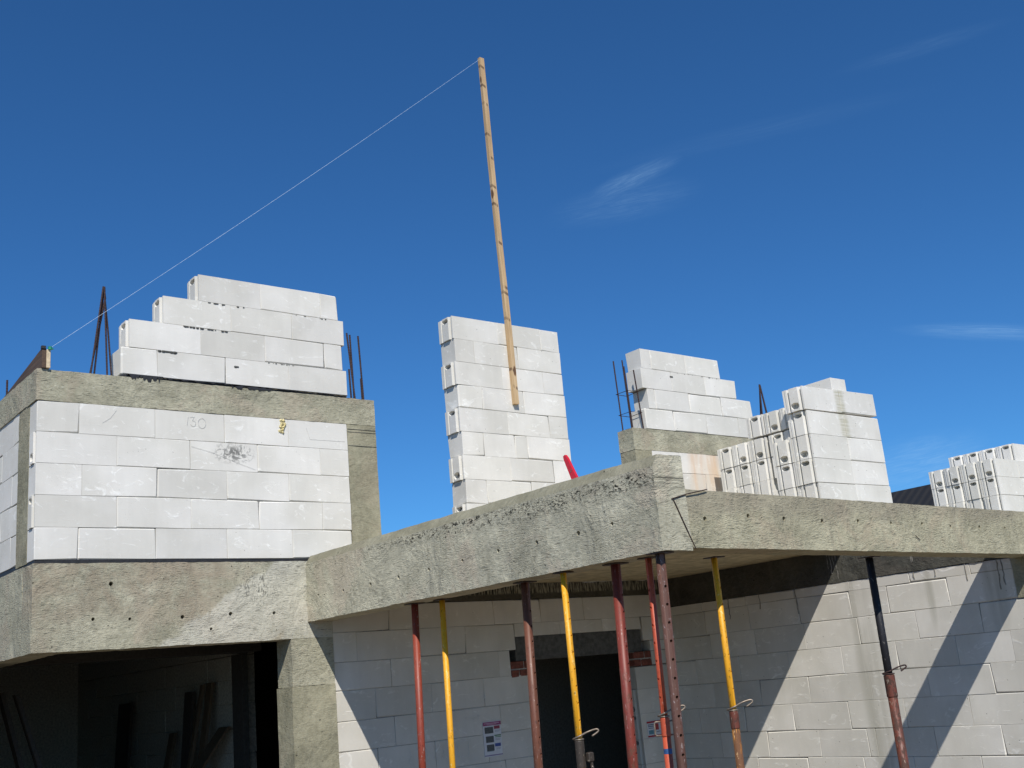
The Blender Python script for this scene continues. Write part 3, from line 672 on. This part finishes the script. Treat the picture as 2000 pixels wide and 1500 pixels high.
# -- rebar starters
def bars(label, lst, r=.007, ties=()):
    o = bpy.data.objects.new('rebar_starter', None); COL.objects.link(o); o.parent = H; o['_w'] = H['_w']; o['label'] = label
    for pts in lst:
        g = G(); P = []
        for a, b in zip(pts[:-1], pts[1:]):
            n = max(2, int((Vector(b) - Vector(a)).length / .012)); P += [Vector(a).lerp(Vector(b), i / n) for i in range(n)]
        P.append(Vector(pts[-1])); tube(g, P, r, 6, ridge=.14); obj('bar', g, M_REBAR, o)
    for t in ties:
        g = G(); tube(g, t, .0038, 6, closed=True); obj('stirrup', g, M_REBAR, o)
    return o
bars('bundle of bars tied to a point left of the stepped wall', [[(2.77, 8.56, 2.6), (2.884, 8.6, 3.40)], [(2.79, 8.66, 2.6), (2.90, 8.60, 3.30), (2.888, 8.6, 3.39)], [(2.905, 8.56, 2.6), (2.893, 8.6, 3.40)], [(2.955, 8.6, 2.6), (2.925, 8.6, 3.0), (2.889, 8.605, 3.39)], [(2.81, 8.60, 2.6), (2.89, 8.61, 3.36)]], .0068)
bars('bars standing at the right end of the ring beam', [[(5.185, 8.56, 2.6), (5.155, 8.6, 3.285)], [(5.20, 8.6, 2.6), (5.187, 8.6, 3.27)], [(5.205, 8.66, 2.6), (5.195, 8.66, 2.95)], [(5.30, 8.6, 2.6), (5.277, 8.6, 3.27)], [(5.305, 8.63, 2.6), (5.30, 8.63, 2.86)]], .0078)
def rect(x0, x1, y0, y1, z): return [(x0, y0, z), (x1, y0, z + .004), (x1, y1, z - .004), (x0, y1, z)]
bars('rebar cage with two stirrups beside the right gable piece', [[(8.86, 8.80, 2.6), (8.845, 8.81, 3.47)], [(8.87, 8.65, 2.6), (8.845, 8.65, 3.36)], [(9.02, 8.81, 2.6), (9.00, 8.82, 3.50)], [(9.035, 8.64, 2.6), (8.985, 8.64, 3.33)]], .0078,
     [rect(8.845, 9.02, 8.63, 8.83, 3.07), rect(8.85, 9.03, 8.63, 8.83, 2.82)])
bars('four bars tied to a point behind the block pallets', [[(12.95, 10, 2.9), (13.03, 10, 3.90)], [(12.99, 10.1, 2.9), (13.035, 10, 3.89)], [(13.10, 9.95, 2.9), (13.04, 10, 3.90)], [(13.19, 10, 2.9), (13.045, 10, 3.89)]], .011)
g = vbox(12.9, 13.2, 9.85, 10.15, .98, 2.92, res=.15); part('column', g, M_COL)
bars('single bar at the far left edge', [[(2.42, 9.61, 2.6), (2.42, 9.61, 2.83)]], .008)
# -- inside: ceilings, partitions, back walls
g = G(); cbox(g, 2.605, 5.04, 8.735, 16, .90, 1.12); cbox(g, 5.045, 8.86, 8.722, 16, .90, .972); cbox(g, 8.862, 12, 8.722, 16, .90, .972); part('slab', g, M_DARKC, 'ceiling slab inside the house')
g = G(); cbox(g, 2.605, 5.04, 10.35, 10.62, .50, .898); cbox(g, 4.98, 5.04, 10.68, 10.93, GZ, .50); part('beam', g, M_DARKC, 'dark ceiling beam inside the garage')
prt = [(zz, zz + .242, js(10.92, 16, 11.1 + (.3 if i % 2 else 0))) for i, zz in enumerate([.50 - .242 * (k + 1) for k in range(11)])]
wall('block_wall', 'y', 5.05, .18, prt, H, M_DARKIN, 'partition inside the dark garage')
g = G(); cbox(g, 5.05, 5.23, 10.92, 16, .505, .898); cbox(g, 2.36, 12, 16, 16.2, GZ, .97); cbox(g, 2.36, 2.6, 12.52, 16, GZ, .895); cbox(g, 2.36, 2.42, 9.6, 12.50, GZ, .486); cbox(g, 11.8, 12, 8.73, 15.99, GZ, .895); part('inner_wall', g, M_DARKIN)
g = G(); cbox(g, 6.6, 11.79, 10.5, 10.7, GZ, .893); part('inner_wall', g, M_BACK)
g = G(); cbox(g, 6.42, 6.59, 8.73, 15.9, GZ + .13, .893); part('inner_wall', g, M_DARKC)  # added wall, coloured near-black to stand in for the deep room's shade
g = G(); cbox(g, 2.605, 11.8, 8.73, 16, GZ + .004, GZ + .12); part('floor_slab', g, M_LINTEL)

# ---------------------------------------------------------------- loose blocks on the upper slab
def make_block(name, loc, label, group, ends='t', size=(.6, .24, .238), rot=(0, 0, 0), mat=None, grooves=True):
    L, T, Hh = size; T -= .002; Hh -= random.choice((.0005, .0015, .003)); g = G(); mp = lambda u, d, z: (u, d, z)
    if grooves: grooved(g, 0, L - .003, .0015, T - .0015, .0008, Hh, mp, ends)
    else: cbox(g, 0, L - .003, .0015, T - .0015, .0008, Hh, .003, 0, None, 3)
    o = obj(name, g, mat or M_STACK, origin=(0, 0, 0), label=label, cat='block', group=group)
    o.location = (loc[0] + random.uniform(-.007, .007), loc[1] + random.uniform(-.001, .001), loc[2]); o.rotation_euler = (rot[0], rot[1], rot[2] + random.uniform(-.004, .004)); return o
GR1 = 'white blocks on the pallet with the brown drip'; GR2 = 'white blocks on the pallet behind the gap'; GR3 = 'white blocks on the pallet at the right edge'
ordn = ['top', 'second', 'third', 'fourth', 'fifth', 'bottom']
zt = [2.293, 2.054, 1.812, 1.571, 1.330]
for r, z in enumerate(zt):
    for c, y in enumerate((6.363, 6.605)):
        if r == 0 and c == 1: pass
        e = {(0, 0): 't', (1, 0): 'b', (1, 1): 'b', (2, 0): 't', (2, 1): 't', (3, 0): 'n', (3, 1): 'n'}.get((r, c), 't')
        if r == 0 and c == 1: continue
        make_block('aerated_block', (8.966 + random.uniform(-.004, .004), y, z - .2405),
                   f'{"right" if c == 0 else "left"} grooved white block in {ordn[r]} full course under the tilted block', GR1, e, (.605, .242, .2385), mat=M_STACKD if c == 0 else None)
    make_block('aerated_block', (9.575, 6.363, z - .2405), f'smooth white block, right of the brown drip in the {ordn[r]} full course', GR1, 't', (.605, .242, .2385), mat=M_STACKD, grooves=False)
for y, nm in ((6.6055, 'middle'),):
    for r in (0, 1): make_block('aerated_block', (9.575, y, zt[r] - .2405), f'white block hidden behind the drip-stained face, {ordn[r]} course', GR1, 't', (.605, .242, .2385), grooves=False)
t1 = math.radians(-1.0)
make_block('aerated_block', (8.945, 6.355, 2.296), 'tilted grooved white block lying topmost on the pallet, left of the brown drip', GR1, 'b', (.62, .242, .238), (0, -.018, .02), M_STACKD)
make_block('aerated_block', (9.566, 6.367, 2.307), 'tilted smooth white block lying topmost on the pallet, right of the brown drip', GR1, 't', (.625, .242, .238), (0, -.018, .02), M_STACKD, False)
make_block('aerated_block', (9.575, 6.625, 2.295), 'white block lying behind the tilted topmost blocks', GR1, 't', (.605, .242, .238), mat=None, grooves=False)
make_block('aerated_block', (10.06, 6.60, 2.545), 'short white block standing on top of the drip-stained pallet, highest block of all', GR1, 't', (.60, .26, .222), (0, 0, math.pi / 2), None, False)
# second pallet, further back
zt2 = [2.640, 2.378, 2.134, 1.893, 1.652, 1.411]
cols2 = [(8.145, 'far left'), (7.905, 'second from the left'), (7.665, 'third from the left'), (7.385, 'second from the right'), (7.145, 'far right')]
pk = {(0, 2): 't', (0, 3): 'b', (0, 4): 'b', (1, 0): 't', (1, 1): 'b', (1, 2): 'b', (1, 3): 't', (1, 4): 't', (2, 0): 't', (2, 1): 't', (2, 2): 't'}
for r, z in enumerate(zt2):
    for c, (y, nm) in enumerate(cols2):
        if r == 0 and c < 2: continue
        if c >= 3 and r > 2: continue
        make_block('aerated_block', (9.95 + random.uniform(-.006, .006), y + (.03 if (r == 0 and c >= 3) else 0), z - .2415), f'grooved white block, {nm} in course {["one","two","three","four","five","six"][r]} of the rear pallet', GR2, pk.get((r, c), 'n'), (.59, .24, .2395))
# pallet at the right edge
zt3 = [2.466, 2.225, 1.984, 1.743, 1.502, 1.261]
for c in range(4):
    y = 7.131 + .241 * c; nm = ['nearest', 'second nearest', 'third nearest', 'farthest'][c]
    make_block('aerated_block', (14.57, y + .03, zt3[0] - .2415), f'{nm} grooved white block of the raised rear course at the right edge', GR3, 't', (.59, .24, .2395))
    for r in range(1, 6):
        make_block('aerated_block', (13.922 + random.uniform(-.004, .004), y, zt3[r] - .2415), f'{nm} grooved white block, {ordn[r - 1]} front course of the right-edge pallet', GR3, {1: 'b', 2: 't', 3: 'n'}.get(r, 't'), (.59, .24, .2395))
for r in range(1, 6): make_block('aerated_block', (14.52, 7.131, zt3[r] - .2415), f'smooth white block at the right edge, {ordn[r - 1]} course of its pallet', GR3, 't', (.64, .24, .2395), grooves=False)
def pallet(x0, x1, y0, y1, z1, label):
    o = thing('pallet', ((x0 + x1) / 2, (y0 + y1) / 2, .974), label, 'pallet', 'wooden pallets under the loose blocks')
    for i in range(5):
        g = G(); yy = y0 + (y1 - y0 - .1) * i / 4; cbox(g, x0, x1, yy, yy + .1, z1 - .02, z1 - .001); obj('board', g, M_PALLET, o)
    for i in range(3):
        g = G(); xx = x0 + (x1 - x0 - .1) * i / 2; cbox(g, xx, xx + .1, y0, y1, .976, z1 - .0215); obj('bearer', g, M_PALLET, o)
pallet(8.97, 10.16, 6.36, 6.9, 1.088, 'wooden pallet under the drip-stained stack of white blocks')
pallet(9.96, 10.55, 7.1, 8.4, 1.168, 'wooden pallet under the rear stack of white blocks')
pallet(13.93, 15.1, 7.12, 8.1, 1.018, 'low wooden pallet under the stack at the right edge')

# ---------------------------------------------------------------- steel props under the canopy
AXH = Vector((-.62, -.78, 0)).normalized()
def prop(label, top, bot, r, mat, plate=True, base=None, turn=0, holes=True):
    """top / bot: points on the axis; base: dict(z=height of the collar, ...) for props whose outer tube shows"""
    T = Vector(top); Bt = Vector(bot); d = (Bt - T); d /= -d.z
    at = lambda z: T + d * (T.z - z)
    foot = at(GZ + .008); o = thing('steel_prop', (foot.x, foot.y, GZ), label, 'prop', 'steel props under the canopy')
    zj = base['z'] if base else -1.15
    zi = zj - .25
    g = G(); seg = 20
    rings = []
    P0, P1 = at(.617), at(zi)
    tube(g, [P0, P1], r, seg)
    tb = obj('inner_tube', g, mat, o)
    # pin holes
    hz = .617 - .19; sp = []
    while holes and hz > max(zj, -.72) + .03: sp.append(hz); hz -= .1
    c = G(); ax = Matrix.Rotation(turn, 3, 'Z') @ AXH
    for h in sp: q = at(h); tube(c, [q - ax * .08, q + ax * .08], .0075 if r < .027 else .0085, 10)
    if sp:
        co = obj('cutter', c, M_REBAR, origin=tuple(o['_w']))
        md = tb.modifiers.new('b', 'BOOLEAN'); md.operation = 'DIFFERENCE'; md.solver = 'EXACT'; md.object = co
        bpy.context.view_layer.update()
        ev = tb.evaluated_get(bpy.context.evaluated_depsgraph_get()); me = bpy.data.meshes.new_from_object(ev); tb.modifiers.clear()
        if len(me.polygons) > seg: tb.data = me
        bpy.data.objects.remove(co)
    for pl in tb.data.polygons: pl.use_smooth = len(pl.vertices) == 4 and pl.area > .0005
    om = base['lower'] if base else mat; ro = r * 1.22
    g = G(); tube(g, [at(zj - .02), at(GZ + .008)], ro, seg); t2 = obj('outer_tube', g, om, o)
    for pl in t2.data.polygons: pl.use_smooth = len(pl.vertices) == 4
    ch = base['zc'] if base else zj - .12
    g = G(); rc = ro * 1.14
    tube(g, [at(zj), at(zj - .004), at(ch + .004), at(ch)], [rc * .93, rc, rc, rc * .95], seg); t3 = obj('collar', g, base['collar'] if base else om, o)
    if base and base.get('lug'):
        q = at(ch + .03); g2 = G(); cbox(g2, q.x + .02, q.x + .062, q.y - .055, q.y - .02, q.z, q.z + .055, .006); tube(g2, [q + Vector((.045, -.04, 0)), q + Vector((.055, -.045, -.10))], .009, 8); obj('lug', g2, base['collar'], o)
    if base:
        q = at(zj + .022); e = Vector((math.sin(A), math.cos(A) * -1, 0)).normalized(); rx = Vector((.77, -.64, 0))  # sideways, seen from the street
        g = G(); s = 1.0
        pts = [q - rx * (ro + .012) + Vector((0, 0, -.012)), q - rx * .0 + Vector((-.02, -.03, .004)), q + rx * (ro + .03) + Vector((0, 0, .022)), q + rx * (ro + .085) + Vector((0, 0, .034)),
               q + rx * (ro + .095) + Vector((0, 0, .020)), q + rx * (ro + .055) + Vector((0, 0, -.004))]
        sm = []
        for i in range(len(pts) - 1):
            for k in range(4):
                a = pts[max(i - 1, 0)]; b = pts[i]; c2 = pts[i + 1]; d2 = pts[min(i + 2, len(pts) - 1)]; u = k / 4
                sm.append(.5 * ((2 * b) + (c2 - a) * u + (2 * a - 5 * b + 4 * c2 - d2) * u * u + (3 * b - a - 3 * c2 + d2) * u ** 3))
        sm.append(pts[-1]); tube(g, sm, .0055, 7); obj('locking_pin', g, M_WIRE if base.get('pin') is None else base['pin'], o, smooth=True)
        g = G(); tube(g, [at(zj + .006) + Vector((math.cos(k * .5236), math.sin(k * .5236), 0)) * (rc * .96) for k in range(12)], .005, 6, closed=True); obj('ring', g, M_WIRE if base.get('pin') is None else base['pin'], o, smooth=True)
    if base and base.get('handle'):
        for s in (-1, 1):
            g = G(); q0 = at(zj - .02); q1 = at(zj - .095)
            tube(g, [q0 + rx * s * rc * .9, q0 + rx * s * (rc + .028), q0 + rx * s * (rc + .034) - Vector((0, 0, .01)), q1 + rx * s * (rc + .034) + Vector((0, 0, .01)), q1 + rx * s * (rc + .026), q1 + rx * s * rc * .9], .0048, 7)
            obj('handle', g, M_WIRE, o, smooth=True)
    if base and base.get('tape'):
        g = G(); tube(g, [at(base['tape']), at(base['tape'] - .028)], ro * 1.02, seg); obj('tape', g, M_BLUE, o, smooth=False)
    if plate:
        g = G(); w2 = .058 if r > .024 else .048; q = at(.614); cbox(g, q.x - w2, q.x + w2, q.y - w2, q.y + w2, .611, .6175, .001); obj('head_plate', g, P_PLATE, o)
    g = G(); cbox(g, foot.x - .065, foot.x + .065, foot.y - .065, foot.y + .065, GZ, GZ + .008, .001); obj('base_plate', g, P_RUST, o)
    return o
prop('dark red steel prop nearest the garage, first from the left', (4.697, 7.065, .62), (4.670, 7.065, -.556), .0265, P_DRED, holes=False)
prop('plain yellow steel prop beside the dark red one, second from the left', (4.768, 6.807, .62), (4.755, 6.807, -.566), .0215, P_YEL, holes=False)
prop('brownish red steel prop in front of the left doorway jamb', (4.715, 5.761, .62), (4.688, 5.761, -.556), .0285, P_BROWN, turn=.95)
prop('yellow steel prop ending in a dark cement-splashed sleeve, before the doorway', (4.612, 5.250, .62), (4.603, 5.250, -.55), .020, P_YEL,
     base=dict(z=-.388, zc=-.545, lower=P_YEL, collar=P_SLEEVE, lug=True), turn=.9)
prop('faded crimson steel prop in front of the right doorway jamb', (4.694, 4.86, .62), (4.652, 4.86, -.55), .0300, P_CRIM, turn=.95)
prop('bright orange-red steel prop with wire handle and blue tape', (4.710, 4.596, .62), (4.678, 4.596, -.553), .0195, P_ORED,
     base=dict(z=-.283, zc=-.385, lower=P_ORED, collar=P_ORED, handle=True, tape=-.450), turn=-1.0)
prop('mauve-brown steel prop with round holes under the canopy corner', (4.612, 4.405, .62), (4.578, 4.405, -.54), .0275, P_MAUVE, turn=.35)
prop('yellow steel prop with rusty collar, right of the canopy corner', (5.289, 4.60, .62), (5.271, 4.60, -.622), .0195, P_YEL,
     base=dict(z=-.300, zc=-.40, lower=P_RY, collar=P_RUST), turn=.9)
prop('black steel prop with rusty red lower tube in the sunlight', (7.022, 4.66, .62), (7.012, 4.66, -.825), .0270, P_BLACK,
     base=dict(z=-.205, zc=-.355, lower=P_RUST, collar=P_RUST, pin=M_REBAR), turn=1.2)

# ---------------------------------------------------------------- batten, string, plank, red tool
T = Vector((7.077, 8.575, 6.786)); Bm = Vector((7.118, 8.575, 2.747))
g = G(); n = 60; w2, t2 = .030, .020
vs = []
for i in range(n + 1):
    c = Bm.lerp(T, i / n) + Vector((.004 * math.sin(i * .13), 0, 0))
    for dx, dy in ((-w2, -t2), (w2, -t2), (w2, t2), (-w2, t2)): vs.append((c.x + dx * (1 + random.uniform(-.02, .02)), c.y + dy, c.z))
fs = [[i * 4 + k, i * 4 + (k + 1) % 4, (i + 1) * 4 + (k + 1) % 4, (i + 1) * 4 + k] for i in range(n) for k in range(4)] + [[0, 1, 2, 3], [4 * n + k for k in range(4)]]
g.add(vs, fs)
obj('wooden_batten', g, M_BATTEN, label='long pale wooden batten standing up from the block pier into the sky', cat='batten')
g = G(); a = Vector((7.05, 8.57, 6.76)); b = Vector((2.43, 8.455, 2.775)); tube(g, [a.lerp(b, i / 30) - Vector((0, 0, .03 * math.sin(math.pi * i / 30))) for i in range(31)], .0012, 5)
obj('string_line', g, M_STRING, label='thin pale string stretched from the batten top down to the plank', cat='string')
o = thing('formwork_plank', (2.40, 8.46, 2.617), 'weathered formwork plank on edge on the left ring beam with a pale end block', 'plank')
g = G(); g.add([(2.375, 8.46, 2.618), (2.405, 8.46, 2.618), (2.405, 8.46, 2.775), (2.375, 8.46, 2.775), (2.375, 9.75, 2.618), (2.405, 9.75, 2.618), (2.405, 9.75, 2.625), (2.375, 9.75, 2.625)],
               [(0, 1, 2, 3), (4, 5, 6, 7), (0, 1, 5, 4), (1, 2, 6, 5), (2, 3, 7, 6), (3, 0, 4, 7)]); obj('board', g, M_PLANK, o)
g = G(); cbox(g, 2.408, 2.438, 8.455, 8.50, 2.617, 2.765, .003); obj('end_block', g, simple('pale_wood', (.62, .50, .33), .8), o)
g = G(); tube(g, [(2.43, 8.45, 2.762), (2.43, 8.45, 2.786)], .014, 10); cbox(g, 2.437, 2.46, 8.46, 8.475, 2.772, 2.781, .001); obj('clip', g, M_GREEN, o)
g = G(); cbox(g, 2.368, 2.402, 8.452, 8.475, 2.765, 2.792, .003); obj('dark_clip', g, M_MEMB, o)
g = G(); Bv = Vector((4.752, 5.185, 1.172)); Tv = Vector((4.752, 5.275, 1.374)); d = (Tv - Bv); q = Vector((0, 1, -.4)).normalized() * .022
vs = []
for i in range(9):
    c = Bv.lerp(Tv, i / 8); ww = (1.15 - .45 * i / 8) if i < 8 else .45
    for sx, sy in ((-.010, -1), (.010, -1), (.010, 1), (-.010, 1)): vs.append(c + Vector((sx, 0, 0)) + q * sy * ww)
fs = [[i * 4 + k, i * 4 + (k + 1) % 4, (i + 1) * 4 + (k + 1) % 4, (i + 1) * 4 + k] for i in range(8) for k in range(4)] + [[0, 1, 2, 3], [32, 33, 34, 35]]
g.add(vs, fs)
rt = obj('trowel_handle', g, M_RED, label='red plastic tool handle sticking up behind the canopy beam', cat='tool')
g = G(); c = Bv.lerp(Tv, .42); tube(g, [c + Vector((-.013, 0, 0)), c + Vector((-.009, 0, 0))], .004, 8); c = Bv.lerp(Tv, .45) - q * .5; tube(g, [c + Vector((-.013, 0, 0)), c + Vector((-.009, 0, 0))], .004, 8)
obj('rivet', g, M_WIRE, rt)

# ---------------------------------------------------------------- notices
def sheet(name, x0, x1, z0, z1, label, bits, tilt=0):
    o = thing(name, ((x0 + x1) / 2, 8.474, z0), label, 'poster')
    def rb(u0, u1, v0, v1, y, th=.0012):
        g = G(); P = lambda u, v: (x0 + (x1 - x0) * u + tilt * (v - .5), z0 + (z1 - z0) * v)
        q = [P(u0, v0), P(u1, v0), P(u1, v1), P(u0, v1)]
        g.add([(a, y, b) for a, b in q] + [(a, y + th, b) for a, b in q], [(0, 1, 2, 3), (7, 6, 5, 4), (0, 4, 5, 1), (1, 5, 6, 2), (2, 6, 7, 3), (3, 7, 4, 0)]); return g
    obj('paper', rb(0, 1, 0, 1, 8.4745, .002), simple('paper', (.66, .66, .68), .5, var=.05, bump=.1), o)
    for i, (nm, col, us) in enumerate(bits):
        g = G()
        for (u0, u1, v0, v1) in us:
            h = rb(u0, u1, v0, v1, 8.4732 - .0002 * (i % 3), .0012); g.add(h.v, h.f)
        obj(nm, g, simple(nm, col, .5, nscale=80, var=.35 if nm == 'photo' else .05, bump=.1), o)
sheet('notice_poster', 6.286, 6.492, -.657, -.350, 'narrow notice with purple header and three small photos on the front wall', [
    ('header', (.30, .06, .16), [(0, 1, .88, .985)]), ('header_text', (.60, .38, .48), [(.06, .9, .935, .955), (.2, .75, .905, .918)]),
    ('photo', (.07, .08, .085), [(.08, .55, .66, .84), (.12, .55, .40, .58), (.14, .55, .16, .34)]),
    ('photo_highlight', (.35, .40, .43), [(.12, .3, .70, .80), (.2, .45, .42, .46), (.16, .5, .14, .20)]),
    ('red_tag', (.28, .04, .07), [(.6, .92, .77, .86)]), ('green_tag', (.05, .20, .07), [(.6, .96, .57, .60), (.64, .96, .53, .55)]), ('blue_tag', (.03, .07, .28), [(.6, .92, .27, .36)]),
    ('small_print', (.30, .32, .34), [(.64, .94, .72, .73), (.64, .9, .69, .70), (.64, .92, .48, .49), (.64, .9, .45, .46), (.64, .92, .22, .23), (.64, .88, .19, .20)]),
    ('footer', (.25, .20, .32), [(0, 1, .02, .05)])], .004)
sheet('warning_notice', 8.372, 8.60, -.70, -.535, 'small white notice with red edges on the pier right of the doorway', [
    ('red_edge', (.38, .02, .03), [(0, 1, .86, .97), (0, 1, .03, .13)]), ('small_print', (.10, .12, .16), [(.06, .46, .74, .79), (.06, .44, .64, .69), (.08, .46, .54, .58), (.56, .8, .30, .34)]),
    ('picture', (.12, .27, .33), [(.07, .38, .2, .44)]), ('red_symbol', (.42, .05, .05), [(.52, .72, .42, .8)])])

# ---------------------------------------------------------------- boards leaning in the garage
def board(label, top, bot, wd, th=.035, mat=None):
    T = Vector(top); b = Vector(bot); d = (b - T); b = T + d * ((T.z - (GZ + .121)) / (T.z - b.z)) if abs(T.z - b.z) > .01 else b
    s = Vector((0, 1, 0)) * wd / 2; e = Vector((1, 0, .1)) * th / 2; g = G()
    g.add([b - s - e, b + s - e, b + s + e, b - s + e, T - s - e, T + s - e, T + s + e, T - s + e], [(0, 1, 2, 3), (4, 5, 6, 7), (0, 1, 5, 4), (1, 2, 6, 5), (2, 3, 7, 6), (3, 0, 4, 7)])
    obj('leaning_board', g, mat or M_TRUNK, label=label, cat='board', group='boards leaning inside the garage')
board('broad black board leaning by itself on the garage partition', (4.98, 13.95, .144), (4.86, 13.75, -.571), .42)
board('tall black board in the middle of the leaning boards', (4.98, 12.0, .19), (4.86, 11.85, -.568), .20)
board('brownish short board left of the tall black board', (4.97, 12.45, -.23), (4.84, 12.3, -.569), .14, mat=M_OLDW)
board('tallest brown board, thin and steep', (4.98, 11.65, .25), (4.80, 11.6, -.567), .06, mat=M_OLDW)
board('tall brown board touching the tallest one', (4.98, 11.45, .256), (4.82, 11.36, -.567), .13, mat=M_OLDW)
board('light brown slanting board at the right of the group', (4.97, 11.1, -.20), (4.75, 11.25, -.567), .22, mat=M_OLDW)
board('black board close to the garage corner at the far left', (2.66, 10.5, .29), (2.78, 10.3, -.337), .12)
board('dark board beside the far left black board', (2.76, 10.4, .26), (2.90, 10.2, -.337), .08)

# ---------------------------------------------------------------- neighbour's roof
N = thing('neighbour_house', (36, 19, GZ), 'neighbouring house with dark tiled roof glimpsed between the block pallets', 'house')
m, t, p = new_mat('dark_tiles')
pos = t.n('NewGeometry').outputs['Position']; X, Y, Z = t.sep(pos)
wv = t.math('SINE', t.math('MULTIPLY', Y, 21)); stp = t.math('FRACT', t.math('MULTIPLY', Z, 4.2))
t.put(p.inputs['Base Color'], t.mix(t.noise(pos, 6), (.005, .005, .006), (.012, .012, .013))); p.inputs['Roughness'].default_value = .75
t.put(p.inputs['Normal'], t.bump(t.math('ADD', wv, t.math('MULTIPLY', stp, 1.2)), .6, .018))
def prism_roof(x0, xr, x1, ze, zr, y0, y1, mat):
    g = G(); th = .12
    for y in (y0, y1): g.add([(x0, y, ze), (xr, y, zr), (x1, y, ze), (x1, y, ze - th), (xr, y, zr - th), (x0, y, ze - th)], [])
    g.f += [(0, 1, 4, 5), (1, 2, 3, 4), (6, 7, 10, 11), (7, 8, 9, 10), (0, 1, 7, 6), (1, 2, 8, 7), (5, 4, 10, 11), (4, 3, 9, 10), (0, 5, 11, 6), (2, 3, 9, 8)]; g.m += [0] * 10
    return obj('roof', g, mat, N)
prism_roof(27.5, 32, 36.5, 1.6, 4.73, 12.5, 27, m)
g = G(); cbox(g, 28.2, 35.8, 13, 26.5, GZ, 1.55, .01); wl = obj('wall', g, simple('render', (.55, .52, .46), .9), N)
g = G(); g.add([(28.2, 13, 1.55), (35.8, 13, 1.55), (32, 13, 4.5), (28.2, 13.2, 1.55), (35.8, 13.2, 1.55), (32, 13.2, 4.5)], [(0, 1, 2), (3, 4, 5), (0, 1, 4, 3), (1, 2, 5, 4), (2, 0, 3, 5)]); obj('gable', g, wl.data.materials[0], N)
for yy in (15.5, 19, 22.5):
    g = G(); cbox(g, 28.17, 28.25, yy, yy + 1.2, -1.2, .2); obj('window', g, simple('glass_dark', (.03, .035, .04), .15, var=.1), N)

for o in list(bpy.data.objects):
    if '_w' in o: del o['_w']
